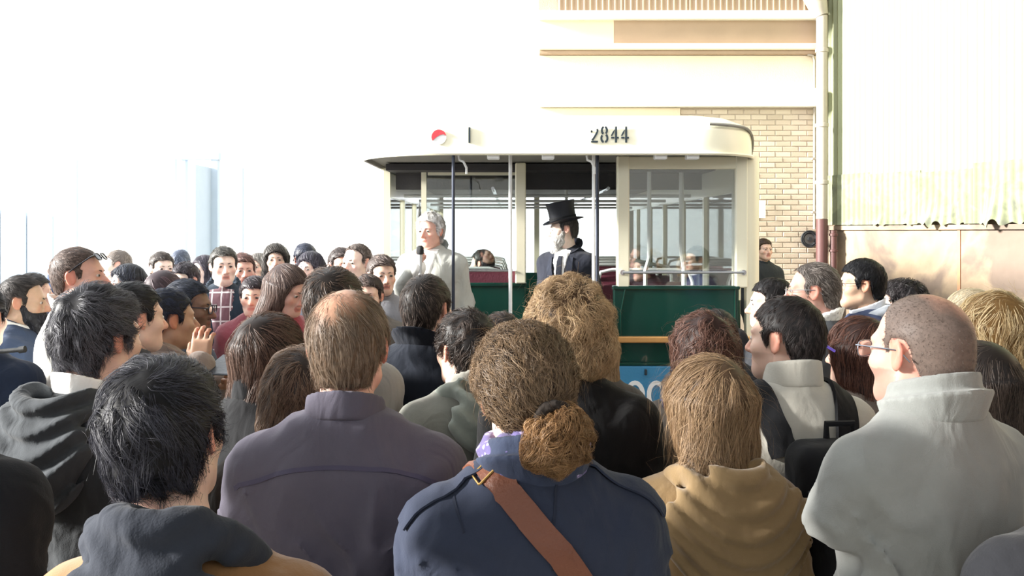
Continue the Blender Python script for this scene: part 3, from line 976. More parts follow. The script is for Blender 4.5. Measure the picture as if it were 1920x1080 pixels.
ALL = []
def person(x, y, Y, face, label, hair=None, skin='fair', turn=0, nod=0, roll=0, hs=None, w=1.0, top=None, female=False,
           pants='2b2f3a', arms=None, beard=None, specs=None, stubble=0.0, z0=0.0, lod=None, group=None, seed=None, spread=0.0,
           jaw=None, nose=1.0, eyes=True, dx=0.0, brow=None, lean=0.0, hat=None, hb=1.012, legs=None, hx=0.0):
    """x, y: photo pixel of the top of the head (hair included); Y: distance; face: 0 = back to the camera, 90 = looking left"""
    top = dict(kind='jacket', c='33363f') | (top or {})
    seed = seed if seed is not None else len(ALL) + 1
    lod = lod if lod is not None else (0 if Y < 2.75 else (1 if Y < 4.6 else 2))
    p = at(x, y, Y)
    ht = 0.0
    if hair: ht = hair.get('t', 0.012)
    hs = hs or (0.93 if female else 0.965)
    H = p.z - z0 - ht * 0.9 - 0.0
    if hat: H = p.z - z0 - hat
    R = Matrix.Rotation(math.radians(face), 4, 'Z')
    hm = head_matrix(H, math.radians(turn), math.radians(nod), math.radians(roll), hs, hx=hx)
    # keep the head (not the feet) over the given pixel
    hc = R @ Vector(tf(hm, np.array([[0, -0.01, 0.0]]))[0])
    loc = Vector((p.x - hc.x, Y - hc.y, z0))
    P = dict(H=H, Hb=H * hb, w=w * (0.90 if female else 1.0), hs=hs, HM=hm, skin=skin, stubble=stubble, lod=lod, seed=seed,
             head=head_prims(jaw or (0.90 if female else 1.0), nose), hem=top.get('hem', 0.49), sleeve=top.get('sleeve', 'long'),
             fold=top.get('fold', 0.0055))
    P['legs'] = legs
    P['arms'] = {}
    for sd in (-1, 1):
        d = arm_default(H * hb, sd, P['w'], spread)
        if arms and sd in arms:
            a = arms[sd]
            S = d[0]; E = np.array(a[0]); W = np.array(a[1])
            P['arms'][sd] = (S, E, W) + tuple(a[2:])
        else:
            P['arms'][sd] = d
    # ---- body: one mesh, head to feet
    bs = body_sdf(P)
    hcn = hm[:3, 3]
    hf = (0.0055, 0.0065, 0.0085)[lod]
    e = 0.135 * hs
    ac = top.get('bare', False) or P['sleeve'] == 'short'
    cs = 0.013 if ac else 0.024
    V, Q = bs.mesh(lines=lambda lo, hi: (gline(lo[0], hi[0], cs, [(hcn[0] - e, hcn[0] + e, hf)]),
                                         gline(lo[1], hi[1], cs, [(hcn[1] - e, hcn[1] + e, hf)]),
                                         gline(lo[2], hi[2], cs, [(hcn[2] - e * 1.1, hi[2], hf)])))
    Vs = [V]; Qs = [Q]; b = len(V)
    for sd in (-1, 1):
        a = P['arms'][sd]
        pose = a[5] if len(a) > 5 else 'relaxed'
        E, W = a[1], a[2]
        d = a[3] if len(a) > 3 and a[3] is not None else (W - E)
        bk = a[4] if len(a) > 4 and a[4] is not None else (sd, 0.15, 0)
        hv, hq = hand_mesh(pose, 0.005 if lod < 2 else 0.007)
        hv = hv * hs
        if sd < 0:
            hv = hv * np.array([1, -1, 1], F4); hq = hq[:, ::-1]
        M = hand_frame(W, d, bk, sd < 0)
        Vs.append(tf(M, hv)); Qs.append(hq + b); b += len(hv)
    V = np.concatenate(Vs).astype(F4); Q = np.concatenate(Qs)
    me = np_mesh('person', V, Q, mat_skin(), skin_tint(V, P))
    root = obj('person', me, None, label, 'person', group)
    root.location = loc
    root.rotation_euler = (0, 0, math.radians(face))
    P['root'] = root; P['loc'] = loc; P['R'] = R; P['Y'] = Y
    HMm = Matrix(hm.tolist())
    # ---- eyes and brows
    if eyes:
        for sd in (-1, 1):
            o = obj('eye', EYE, root)
            o.matrix_local = HMm @ Matrix.Scale(hs, 4) @ Matrix.Translation((sd * 0.031, 0.0765, 0.001)) @ Matrix.Diagonal((1.12, 1, .66, 1))
            bo = obj('eyebrow', brow_mesh(brow or (hair or {}).get('c1', '3a3230')), root)
            bo.matrix_local = HMm @ Matrix.Scale(hs, 4) @ Matrix.Diagonal((sd, 1, 1, 1))
    # ---- hair
    if hair:
        hair = dict(hair); hair.setdefault('seed', (seed % 3) + 1 if lod == 2 else seed)
        v, q, c = hair_mesh(hair, lod)
        P['hair'] = obj('hair', np_mesh('hair', tf(hm, v * hs), q, mat_hair(), c), root)
    if beard:
        v, q, c = beard_geo(beard, lod)
        obj('beard', np_mesh('beard', tf(hm, v * hs), q, mat_hair(), c), root)
    if specs is not None:
        glasses(root, P, **specs)
    # ---- clothes
    H = H * hb
    t = top.get('t', {'coat': .026, 'jacket': .022, 'hoodie': .022, 'sweater': .018, 'shirt': .012}[top['kind']])
    gs = garment_sdf(P, t)
    gv = top.get('h', (0.0095, 0.014, 0.02)[lod])
    zl = 0.62 * H if Y < 2.3 else 0.72 * H
    V, Q = gs.mesh(lines=lambda lo, hi: (gline(lo[0], hi[0], gv, []), gline(lo[1], hi[1], gv, []), gline(lo[2], hi[2], gv * 2.2, [(zl, hi[2], gv)])))
    V = relax(V, Q, 1, .6)
    cm = top.get('mat') or mat_cloth(top['c'], **top.get('cm', {}))
    g = obj(top['kind'], np_mesh(top['kind'], V, Q, cm), root)
    P['garment'] = g; P['gs'] = gs; P['t'] = t
    cl = top.get('collar')
    if cl:
        nk = (0, -0.022, 0.858 * H)
        cc = top.get('collar_c', top['c'])
        s = SDF()
        if cl == 'stand': s.add(ring(nk, .074, .080, .007, .030, .35, -.04), .01)
        if cl == 'turtle': s.add(ring((0, -.018, .868 * H), .068, .074, .010, .038, .25, -.04), .01)
        if cl == 'shirt': s.add(ring(nk, .072, .078, .006, .026, .45, .10), .01)
        if cl == 'lapel':
            s.add(ring((0, -.022, .850 * H), .085, .088, .010, .030, .55, .20), .01)
        if cl == 'fold':
            s.add(ring((0, -.024, .850 * H), .084, .088, .010, .030, .28, .10), .01)
            s.add(ring((0, -.020, .868 * H), .074, .080, .009, .030, .30, -.02), .012)
        if cl == 'lapel' and top.get('front'):
            s.cut(lambda x, y, z: np.minimum(y - .02, .052 - np.abs(x)), .006)
        V, Q = s.mesh((.006, .008, .011)[lod]); V = relax(V, Q, 1)
        obj('collar', np_mesh('collar', V, Q, mat_cloth(cc, **top.get('cm', {}))), g)
    if top.get('inner'):
        s = SDF(); s.add(ring((0, -.018, .860 * H), .066, .072, .006, .030, .40, .04), .01)
        V, Q = s.mesh((.006, .008, .011)[lod]); V = relax(V, Q, 1)
        obj('shirt_collar', np_mesh('shirt_collar', V, Q, mat_cloth(top['inner'])), root)
    hd = top.get('hood')
    if hd:
        s = hood_sdf(H, **(hd if isinstance(hd, dict) else {}))
        V, Q = s.mesh((.007, .010, .014)[lod]); V = relax(V, Q, 2)
        obj('hood', np_mesh('hood', V, Q, mat_cloth(top.get('hood_c', top['c']), **top.get('cm', {}))), g)
    if top.get('front'):        # open front with another cloth showing
        s = SDF()
        for m_, p_, k_ in garment_sdf(P, t + .004).ops: s.ops.append((m_, p_, k_))
        zt = .862 * H
        s.cut(lambda x, y, z: np.maximum(np.abs(x) - np.interp(z, [.5 * H, .70 * H, zt], top.get('vee', [.012, .030, .070])), .03 - y), .004)
        s.cut(lambda x, y, z: z - zt, .004)
        V, Q = s.mesh(gv)
        if len(Q): obj('shirt_front', np_mesh('shirt_front', V, Q, mat_cloth(top['front'], pattern=top.get('front_pat'))), g)
    # ---- trousers and shoes
    obj('trousers', trousers_mesh(P, pants), root)
    for sd in (-1, 1):
        an = P['legs'][sd][1] if P['legs'] else (sd * .10 * P['w'], -.02, .09)
        o = obj('shoe', shoe_mesh(), root)
        o.location = (an[0], an[1], an[2] - .09); o.rotation_euler = (0, 0, -sd * .12)
    ALL.append(P)
    return P

def hood_sdf(H, big=1.0, stand=0.0, pw=.12, ph=.09, drop=.0, skew=0.0, out=0.0, fold=.0035, hole=.85):
    """a hood lying down: soft roll round the neck and a slack pouch on the back"""
    s = SDF()
    zc = .842 * H
    pts = []
    for i in range(17):
        a = math.radians(-222 + 264 * i / 16)          # from the front right round the back to the front left
        bk = max(0, -math.sin(a))
        pts.append((.088 * big * math.cos(a), -.026 + .094 * math.sin(a) * (1 + .15 * bk), zc + .010 + (.030 + stand) * bk - .050 * max(0, math.sin(a)), .017 + .010 * bk))
    for (p, q) in zip(pts[:-1], pts[1:]):
        s.add(rc(p[:3], q[:3], p[3], q[3]), .025)
    s.add(ell((skew, -.128 - out, zc - .020 - ph * .35 - drop), (pw, .050, ph * .85)), .05)
    s.add(ell((skew, -.145 - out, zc - .020 - ph * .95 - drop), (pw * .66, .040, ph * .55)), .06)
    s.sub(ell((skew * .5, -.108 - out * .5, zc + .058 + stand * .8), (.072 * big * hole, .040 * hole, .062 * hole)), .022)
    s.disp(lambda x, y, z: fold * 1.3 * np.sin(105 * (z - zc) - 420 * (x - skew) ** 2 + 1.3 * np.sin(13 * x + 1) + 1.0 * np.sin(21 * z)) * np.clip((-.06 - y) * 30, 0, 1))
    return s

# ------------------------------------------------------------------ the hall
def mat_wall(name, a, b, scale, dist=0.0, bump=.3, rough=.9, c=None):
    """two tones in patches of peeling paint / plaster"""
    m, nt, bs = base_mat(name)
    tc = nt.nodes.new('ShaderNodeTexCoord')
    n1 = nt.nodes.new('ShaderNodeTexNoise'); n1.inputs['Scale'].default_value = scale; n1.inputs['Detail'].default_value = 8
    n1.inputs['Distortion'].default_value = dist
    nt.links.new(tc.outputs['Object'], n1.inputs['Vector'])
    rp = nt.nodes.new('ShaderNodeValToRGB')
    rp.color_ramp.elements[0].position = 0.44; rp.color_ramp.elements[0].color = lin(a) + (1,)
    rp.color_ramp.elements[1].position = 0.52; rp.color_ramp.elements[1].color = lin(b) + (1,)
    if c:
        e = rp.color_ramp.elements.new(0.70); e.color = lin(c) + (1,)
    nt.links.new(n1.outputs['Fac'], rp.inputs[0])
    n2 = nt.nodes.new('ShaderNodeTexNoise'); n2.inputs['Scale'].default_value = scale * 6; n2.inputs['Detail'].default_value = 6
    nt.links.new(tc.outputs['Object'], n2.inputs['Vector'])
    mr = nt.nodes.new('ShaderNodeMapRange'); mr.inputs['To Min'].default_value = .8; mr.inputs['To Max'].default_value = 1.15
    nt.links.new(n2.outputs['Fac'], mr.inputs['Value'])
    mu = nt.nodes.new('ShaderNodeMix'); mu.data_type = 'RGBA'; mu.blend_type = 'MULTIPLY'; mu.inputs['Factor'].default_value = 1
    nt.links.new(rp.outputs[0], mu.inputs['A']); nt.links.new(mr.outputs[0], mu.inputs['B'])
    nt.links.new(mu.outputs['Result'], bs.inputs['Base Color'])
    bs.inputs['Roughness'].default_value = rough
    bp = nt.nodes.new('ShaderNodeBump'); bp.inputs['Strength'].default_value = bump; bp.inputs['Distance'].default_value = .02
    nt.links.new(n1.outputs['Fac'], bp.inputs['Height']); nt.links.new(bp.outputs[0], bs.inputs['Normal'])
    return m

M_conc = mat_wall('concrete_floor', '8f8a82', 'a39d93', 1.5)
M_plas = mat_wall('peeling_plaster', '6f6156', '94826c', 1.1, .35, .5, c='7c6a58')
M_brick = [mat_plain('painted_brick_%d' % i, c, .9, var=.1, scale=9, bump=.4, bscale=80) for i, c in enumerate(('c9b9a4', 'c2b29d', 'd2c3ae'))]
M_mort = mat_plain('mortar', 'b8a997', .95, bump=.5)
M_cream = mat_plain('cream_render', 'e3d3b8', .9, var=.08, scale=2.0, bump=.2)
M_grey = mat_plain('grey_render', 'b9bcc0', .9, var=.08, scale=2.0, bump=.2)
M_white = mat_plain('white_paint', 'f4f1e6', .6, var=.04)
M_tanb = mat_plain('tan_beam_paint', 'a8917a', .8, var=.1, scale=3)
M_sheet = mat_plain('pale_green_sheet', '8d9173', .55, var=.10, scale=3.0, bump=.1)
M_sheetd = mat_wall('shaded_dirty_sheet', '73785f', '858a6d', 2.6, 1.0, .3, .7, c='64675a')  # dirt, with shade of the lower wall also put into the darker green
M_pipeg = mat_plain('grey_pipe_paint', 'a39a8e', .5, var=.1)
M_pipem = mat_plain('maroon_pipe_paint', '553836', .5, var=.15)
M_dark = mat_plain('dark_rubber', '2c2e30', .6)
M_rust = mat_plain('rust_metal', 'b08060', .8, var=.25)
M_bluew = mat_plain('pale_blue_paint', 'a9b7c5', .6, var=.04)
M_paper = mat_plain('notice_paper', 'f2f1ec', .8, var=.03, bump=.05)

MB().box(-30, 10, -8, 24, -0.12, 0).build('floor', M_conc, None, kind='structure', label='grey concrete floor of the hall', cat='floor')

WB = 13.0                                           # distance of the brick wall
xc = at(1548, 435, WB).x                             # corner beside the downpipe
xl = at(1010, 435, WB).x  # wall stops short so open sky gives the white glare beyond
zr = lambda y: CAMZ - (y - HORIZ) / FPX * WB
wb = MB().box(at(1330, 0, WB).x, xc + .35, WB, WB + .3, 0, 3.3).box(xl, xc + .35, WB, WB + .3, 3.3, 9.4).build('wall_back', M_mort, None, kind='structure', label='whitewashed brick wall behind the old bus', cat='wall')  # gap behind the bus added so bright sky shows through its windows
# bricks of the lower wall beside the bus, one by one
bw, bh, bd = .22, .068, .012
brick_me = []
for i in range(3):
    brick_me.append(MB().box(-bw / 2, bw / 2, 0, bd, 0, bh, .006).mesh('brick', M_brick[i]))
half_me = [MB().box(-bw / 4, bw / 4, 0, bd, 0, bh, .006).mesh('brick', M_brick[i]) for i in range(3)]
rnd = random.Random(4)
x0b, x1b = at(1290, 435, WB).x, at(1533, 435, WB).x
zc_, row = 1.05, 0
while zc_ < zr(208):
    xx = x0b - (bw / 2 if row % 2 else 0)
    while xx + bw < x1b + .09:
        if xx > at(1385, 435, WB).x or zc_ > zr(245):
            o = obj('brick', rnd.choice(brick_me), wb)
            o.location = (xx + bw / 2, WB - bd + rnd.uniform(0, .006), zc_)
        xx += bw + .012
    zc_ += bh + .010; row += 1
# plastered rest of the wall, beams and lintels above
MB().box(xl, x0b - .12, WB - .03, WB, 3.3, zr(203)).build('render_coat', M_cream, wb)
MB().box(xl, xc - .12, WB - .03, WB, zr(168), zr(105)).build('render_coat', M_cream, wb)
def trim(n, ya, yb, d, m, lab, x1=None):
    return MB().box(xl, x1 or (xc - .10), WB - d, WB - .001, zr(ya), zr(yb), .012).build('trim_%d' % n, m, None, kind='structure', label=lab, cat='beam')
trim(1, 202, 168, .12, M_white, 'broad white lintel across the brick wall above the bus')
trim(2, 104, 96, .08, M_tanb, 'thin lower flange of the high tan beam')
trim(3, 96, 84, .12, M_cream, 'cream ledge under the dark band of the high beam')
MB().box(xl, at(1150, 0, WB).x, WB - .05, WB - .001, zr(84), zr(40)).build('trim_6', M_cream, None, kind='structure', label='left end of the high beam with glare put into its cream colour', cat='beam')  # beam end made pale: daylight glare put into its colour
MB().box(at(1150, 0, WB).x + .002, xc - .10, WB - .05, WB - .001, zr(84), zr(40)).build('trim_4', M_tanb, None, kind='structure', label='dark tan web of the high beam near the roof', cat='beam')
trim(5, 40, 24, .16, M_white, 'white upper flange of the high beam')
# corrugated strip at the very top
def corrugated(p0, p1, z0, z1, pitch, amp, nz=6, torn=None, seed=0, th=0.004):
    """sheet between ground points p0 -> p1; torn: list of (u, width, height, push) curls at the lower edge"""
    r = random.Random(seed)
    p0 = Vector(p0); p1 = Vector(p1); d = (p1 - p0); L = d.length; d.normalize(); nrm = Vector((d.y, -d.x))
    nu = max(4, int(round(L / pitch * 8)))
    V = []
    for side in (0, 1):
        for j in range(nz + 1):
            for i in range(nu + 1):
                u = L * i / nu; z = z0 + (z1 - z0) * j / nz
                off = amp * math.sin(2 * math.pi * u / pitch)
                if torn:
                    for (tu, tw, thh, push) in torn:
                        k = max(0, 1 - abs(u - tu) / tw); q = max(0, 1 - (z - z0) / thh)
                        off += push * k * q * q
                        if j <= 1: z += .5 * abs(push) * k * q * math.sin(40 * u)
                q = p0 + d * u + nrm * (off + side * th)
                V.append((q.x, q.y, z))
    n1 = (nu + 1) * (nz + 1)
    Fs = []
    for j in range(nz):
        for i in range(nu):
            a = j * (nu + 1) + i
            Fs.append((a, a + 1, a + nu + 2, a + nu + 1)); Fs.append((n1 + a, n1 + a + nu + 1, n1 + a + nu + 2, n1 + a + 1))
    for i in range(nu):
        Fs.append((i, n1 + i, n1 + i + 1, i + 1)); a = nz * (nu + 1) + i; Fs.append((a, a + 1, n1 + a + 1, n1 + a))
    for j in range(nz):
        a = j * (nu + 1); Fs.append((a, a + nu + 1, n1 + a + nu + 1, n1 + a)); a += nu; Fs.append((a, n1 + a, n1 + a + nu + 1, a + nu + 1))
    return MB().add(V, Fs)
for k in range(4):
    xa = xc - .12 - (k + 1) * .95; xb_ = xc - .12 - k * .95
    if xa < xl: xa = xl
    if xb_ > xa + .1:
        corrugated((xa, WB - .06), (xb_, WB - .06), zr(23), 9.3, .09, .014, 2).build('corrugated_sheet', M_tanb, wb, smooth=True)

# right wall: plastered below, corrugated sheets above
pa = Vector((xc + .05, WB)); pb = Vector((at(1920, 435, 10).x, 10.0)); dr = (pb - pa).normalized(); nr = Vector((dr.y, -dr.x))
def wall_poly(z0, z1, th, off, L0, L1):
    a = pa + dr * L0 + nr * off; b = pa + dr * L1 + nr * off; c = b - nr * th; d = a - nr * th
    V = [(p.x, p.y, z) for z in (z0, z1) for p in (a, b, c, d)]
    return MB().add(V, [(0, 1, 2, 3), (7, 6, 5, 4), (0, 4, 5, 1), (1, 5, 6, 2), (2, 6, 7, 3), (3, 7, 4, 0)])
wr = wall_poly(0, 1.96, .25, 0, -.1, 17).build('wall_right', M_plas, None, kind='structure', label='peeling ochre plaster wall under the corrugated sheets', cat='wall')
wall_poly(1.96, 9.4, .10, -.06, -.1, 17).build('sheet_backing', M_tanb, wr)
wall_poly(1.93, 1.99, .10, .04, 0, 17).build('ledge', M_plas, wr)
wall_poly(.0, 1.93, .02, .012, 2.30, 2.34).build('rust_strip', M_rust, wr)
SW = .85
for k in range(9):
    q0 = pa + dr * (.02 + k * SW); q1 = pa + dr * (.02 + (k + 1) * SW + .04)
    off = nr * (.03 + .012 * (k % 2))
    corrugated(q0 + off, q1 + off, 2.62, 9.2, .10, .016, 3).build('corrugated_sheet', M_sheet, wr, smooth=True)
    torn = {0: [(.5, .10, .12, .02)], 1: [(.2, .16, .15, .04), (.7, .1, .2, .03)], 2: [(.25, .28, .40, .11), (.62, .12, .3, -.05)],
            3: [(.30, .20, .55, .13), (.62, .22, .35, -.06)]}.get(k, [(.4, .2, .3, .06)])
    off = nr * (.045 + .012 * (k % 2))
    corrugated(q0 + off, q1 + off, 2.0, 2.72 - .03 * (k % 3), .10, .016, 14, torn, k).build('torn_sheet', M_sheetd, wr, smooth=True)

# downpipe in the corner
pp = empty('downpipe', (at(1541, 0, WB - .25).x, WB - .25, 0), 'grey downpipe with a maroon lower length in the corner', 'pipe')
def pl(x, y, z): return (x, y, z)
zq = lambda y: CAMZ - (y - HORIZ) / FPX * (WB - .25)
MB().tube([(0, 0, zq(410)), (0, 0, zq(30))], .078, 16).build('upper_pipe', M_pipeg, pp, smooth=True)
MB().tube([(0, 0, 0), (0, 0, zq(411))], .082, 16).build('lower_pipe', M_pipem, pp, smooth=True)
for yy in (95, 235, 342):
    MB().lathe([(.078, -.03), (.092, -.025), (.092, .025), (.078, .03)], (0, 0, zq(yy)), 16).build('collar', M_pipeg, pp, smooth=True)
MB().tube([(0, 0, zq(30)), (-.05, .02, zq(10)), (-.16, .06, zq(-25))], [.09, .14, .16], 14).build('hopper', M_pipeg, pp, smooth=True)
cd_ = empty('conduit', (at(1527, 0, WB - .06).x, WB - .06, 0), 'thin pale conduit running up beside the downpipe', 'pipe')
MB().tube([(-.10, 0, zr(104)), (-.02, 0, zr(106)), (0, 0, zr(115)), (0, 0, zr(430))], .018, 8).build('tube', M_pipeg, cd_, smooth=True)
for yy in (200, 300, 400): MB().box(-.03, .03, -.02, .05, zr(yy), zr(yy) + .03).build('clip', M_pipeg, cd_)
sp = empty('service_pipe', (at(1560, 0, WB - .3).x + .02, WB - .3, 0), 'short maroon pipe right of the downpipe', 'pipe')
MB().tube([(0, 0, 0), (0, 0, zq(432))], .045, 12).build('tube', M_pipem, sp, smooth=True)
for yy in (440, 470): MB().lathe([(.045, -.02), (.06, -.015), (.06, .015), (.045, .02)], (0, 0, zq(yy)), 12).build('coupling', M_pipem, sp, smooth=True)
hw = empty('hose_reel', at(1517, 448, WB - .10), 'dark round hose reel on the brick wall beside the downpipe', 'hose reel')
t_ = MB()
for q in range(4):
    rr = .118 - .011 * q
    t_.tube([(rr * math.cos(a * math.pi / 12), -.02 + .006 * (q % 2), rr * math.sin(a * math.pi / 12)) for a in range(24)], .0105, 6, closed=True)
t_.build('hose', M_dark, hw, smooth=True)
MB().lathe([(.085, -.01), (.085, .04)], (0, 0, 0), 20, 'y').build('disc', mat_plain('reel_grey', '6d6a66', .6), hw)
MB().lathe([(.03, -.05), (.03, .09)], (0, 0, 0), 12, 'y').build('hub', M_dark, hw)
nt_ = empty('wall_notice', at(1428, 409, WB - .04), 'small white paper notice on the brick wall beside the bus', 'notice')
MB().box(-.055, .055, -.004, .0, 0, .26).build('sheet', M_paper, nt_)

# unseen rear wall and roof slabs, added and shaped to control the daylight
RZ = 9.5
MB().box(-9, 12, -3.3, -3.0, 0, 3.3).build('added_rear_wall', M_grey, None, kind='structure', label='unseen grey wall added behind the camera to cut fill light', cat='wall')
MB().box(-9, 12, -3.0, 3.2, 4.6, 4.75).build('shade_roof', M_grey, None, kind='structure', label='unseen low grey roof added to shade the nearest listeners', cat='roof')
MB().box(-.4, 12, 3.2, 22, RZ, RZ + .15).build('shade_roof', M_grey, None, kind='structure', label='unseen high roof over the bus, edge set to leave the left crowd in daylight', cat='roof')
# bright open side on the left: pale posts and a door frame
def post(x, y0, y1, Y, wpx, name, lab, m):
    c = at(x, y1, Y); w = px(wpx, Y) / 2
    o = empty(name, (c.x, Y, 0), lab, 'post')
    MB().box(-w, w, -w, w, 0, at(x, y0, Y).z, .004).build('shaft', m, o)
    MB().box(-w * 2.2, w * 2.2, -w * 2.2, w * 2.2, 0, .03).build('base_plate', m, o)
    return o
post(142, 300, 470, 14, 7, 'steel_post', 'faint thin white post at the far left in the daylight', M_bluew)
post(326, 298, 480, 14, 9, 'steel_post', 'pale blue steel post left of the open door frame', M_bluew)
d1 = empty('door_1', (at(376, 0, 14.2).x, 14.2, 0), 'pale open door frame in the bright left background', 'door', kind='structure')
zt = at(0, 300, 14.2).z
xa_, xb_ = at(343, 0, 14.2).x - d1.location.x, at(410, 0, 14.2).x - d1.location.x
MB().box(xa_, xa_ + .06, -.06, .06, 0, zt).build('jamb', M_bluew, d1)
MB().box(xb_ - .10, xb_, -.06, .06, 0, zt).build('jamb', M_bluew, d1)
MB().box(xa_ - .02, xb_ + .02, -.07, .07, zt - .0, zt + .12).build('lintel', M_bluew, d1)
MB().box(xb_ - .14, xb_ - .10, -.75, .0, 0, zt - .13).build('door_leaf', M_bluew, d1)
post(452, 315, 480, 16, 9, 'steel_post', 'whitish steel post right of the open door frame', M_bluew)
pn = empty('partition_panel', (at(25, 0, 15).x, 15, 0), 'pale blue partition panel at the far left edge', 'panel')
for i in range(4):
    MB().box(-1.1 + i * .45, -1.1 + i * .45 + .43, -.03, .03, 0, 2.35 - .06 * i, .005).build('board', M_bluew, pn)
MB().box(-1.15, .75, -.05, -.03, .9, 1.0).build('rail', M_bluew, pn)
# sunlit white facade across the yard
fc = MB().box(-22, -2.0, 20, 20.4, 0, 12).build('wall_left', mat_plain('white_facade', 'fbfaf5', .8, var=.02), None, kind='structure', label='sunlit white facade across the yard', cat='wall')

# ------------------------------------------------------------------ the old bus
M_busc = mat_plain('cream_bus_enamel', 'ece8cf', .28, var=.04, scale=2, bump=.03, bscale=20, coat=.3)
M_busg = mat_plain('green_bus_enamel', '123a31', .22, var=.08, scale=3, bump=.05, bscale=15, coat=.4)
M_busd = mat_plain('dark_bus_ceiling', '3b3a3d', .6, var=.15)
M_chrome = mat_plain('polished_rail', 'c9ccd2', .22, .9, var=.03, bump=0)
M_wpole = mat_plain('white_enamel_pole', 'eef0f0', .3, var=.03, bump=0)
M_navy = mat_plain('dark_steel_pole', '3d424e', .35, .5, bump=0)
M_maroon = mat_plain('maroon_seat_leather', '5d2b38', .45, var=.15, bump=.2)
M_wood = mat_plain('varnished_wood', 'b98a52', .4, var=.2, scale=12)
M_blue = mat_plain('blue_board_paint', '3d82ab', .5, var=.08)
M_num = mat_plain('dark_number_paint', '27343c', .6, var=.1)
M_redp = mat_plain('red_badge_paint', 'd8434c', .5)
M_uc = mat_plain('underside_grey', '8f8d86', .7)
GL = mat_glass()

FZ = .40                                            # platform floor
bus = empty('vintage_bus', (.30, 6.0, 0), 'old cream and green bus with open rear platform, number 2844', 'bus')
def bl(v): return (v[0] - .30, v[1] - 6.0, v[2])     # world -> bus frame
def bat(x, y, Y): return Vector(bl(at(x, y, Y)))
def bpart(mb, name, m, smooth=False, parent=None):
    return mb.build(name, m, parent or bus, smooth)
XL, XR = -1.05 - .30, 1.64 - .30
YF, YE = -.30, 6.1                                   # rear fascia and far end, bus frame
def plan(inset=0.0, n=14):
    """rounded plan of the roof, anticlockwise from the far left"""
    pts = []
    rl = (.67 - inset, .62 - inset); rr = (.42 - inset, .42 - inset)
    x0, x1, y0, y1 = XL + inset, XR - inset, YF + inset, YE - inset
    pts.append((x0, y1))
    for i in range(n + 1):
        a = math.pi + (math.pi / 2) * i / n
        pts.append((x0 + rl[0] + rl[0] * math.cos(a), y0 + rl[1] + rl[1] * math.sin(a)))
    for i in range(n + 1):
        a = -math.pi / 2 + (math.pi / 2) * i / n
        pts.append((x1 - rr[0] + rr[0] * math.cos(a), y0 + rr[1] + rr[1] * math.sin(a)))
    pts.append((x1, y1))
    return pts
ZB, ZT = 2.40, 2.605
m = MB()
rows = [(0.0, ZB), (0.0, ZT - .05), (.012, ZT - .02), (.05, ZT + .01), (.16, ZT + .055), (.36, ZT + .09), (.41, ZT + .095)]
loops = [[(x, y, z) for x, y in plan(i)] for i, z in rows]
n = len(loops[0]); V = [p for l in loops for p in l]; Fs = []
for i in range(len(loops) - 1):
    for k in range(n):
        Fs.append((i * n + k, i * n + (k + 1) % n, (i + 1) * n + (k + 1) % n, (i + 1) * n + k))
Fs.append(tuple((len(loops) - 1) * n + k for k in range(n)))
m.add(V, Fs)
bpart(m, 'roof', M_busc, True)
m = MB(); m.add([(x, y, ZB + .03) for x, y in plan(.02)] , [tuple(range(n))[::-1]])
V0 = [(x, y, ZB) for x, y in plan(0)]; V1 = [(x, y, ZB) for x, y in plan(.02)]; V2 = [(x, y, ZB + .03) for x, y in plan(.02)]
m.add(V0 + V1 + V2, [(k, n + k, n + (k + 1) % n, (k + 1) % n) for k in range(n)] + [(n + k, 2 * n + k, 2 * n + (k + 1) % n, n + (k + 1) % n) for k in range(n)])
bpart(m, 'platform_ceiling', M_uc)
# bead under the fascia and the drip rail curling down the right corner
pl_ = plan(-.006)
bpart(MB().tube([(x, y, ZB + .004) for x, y in pl_[1:-1]], .012, 6), 'eave_bead', M_busc, True)
rr_ = plan(-.004)[17:-1]
dr_ = []
for i, (x, y) in enumerate(rr_):
    u = i / (len(rr_) - 1); dr_.append((x, y, ZT - .01 - .02 * u - .16 * max(0, (u - .45) / .55) ** 2))
dr_.append((rr_[-1][0], rr_[-1][1] + .25, ZT - .30))
bpart(MB().tube(dr_, .011, 6), 'drip_rail', M_uc, True)
c = bat(880, 253, 5.69); bpart(MB().box(c.x - .006, c.x + .006, YF - .012, YF + .01, c.z - .05, c.z + .05), 'fascia_strip', M_num)
# brackets under the fascia
for xx in (925, 1028, 1240, 1300):
    c = bat(xx, 291, 5.72); bpart(MB().box(c.x - .04, c.x + .04, YF + .02, YF + .10, ZB - .03, ZB + .005, .006), 'bracket', M_wpole)
# round badge, red over white
c = bat(823, 257, 5.70)
y_ = None
for (px_, py_) in [(p, q) for p, q in plan(0)]:
    pass
def fascia_y(x):
    P_ = plan(0)
    for (a, b) in zip(P_[:-1], P_[1:]):
        if a[0] <= x <= b[0] and a[1] < YF + .7 and b[1] < YF + .7:
            return a[1] + (b[1] - a[1]) * (x - a[0]) / max(b[0] - a[0], 1e-6)
    return YF
fy = fascia_y(c.x)
rb = .048
red = [(c.x + rb * math.cos(a), c.z + rb * math.sin(a)) for a in [math.radians(10 + 200 * i / 16) for i in range(17)]]
red += [(c.x - rb * .35, c.z - .002), (c.x + rb * .1, c.z + .012), (c.x + rb * .6, c.z + .018)]
whi = [(c.x + rb * math.cos(a), c.z + rb * math.sin(a)) for a in [2 * math.pi * i / 24 for i in range(24)]]
bd_ = bpart(MB().prism(whi, fy - .012, fy - .004), 'badge', M_wpole)
MB().prism(red, fy - .016, fy - .011).build('red_field', M_redp, bd_)
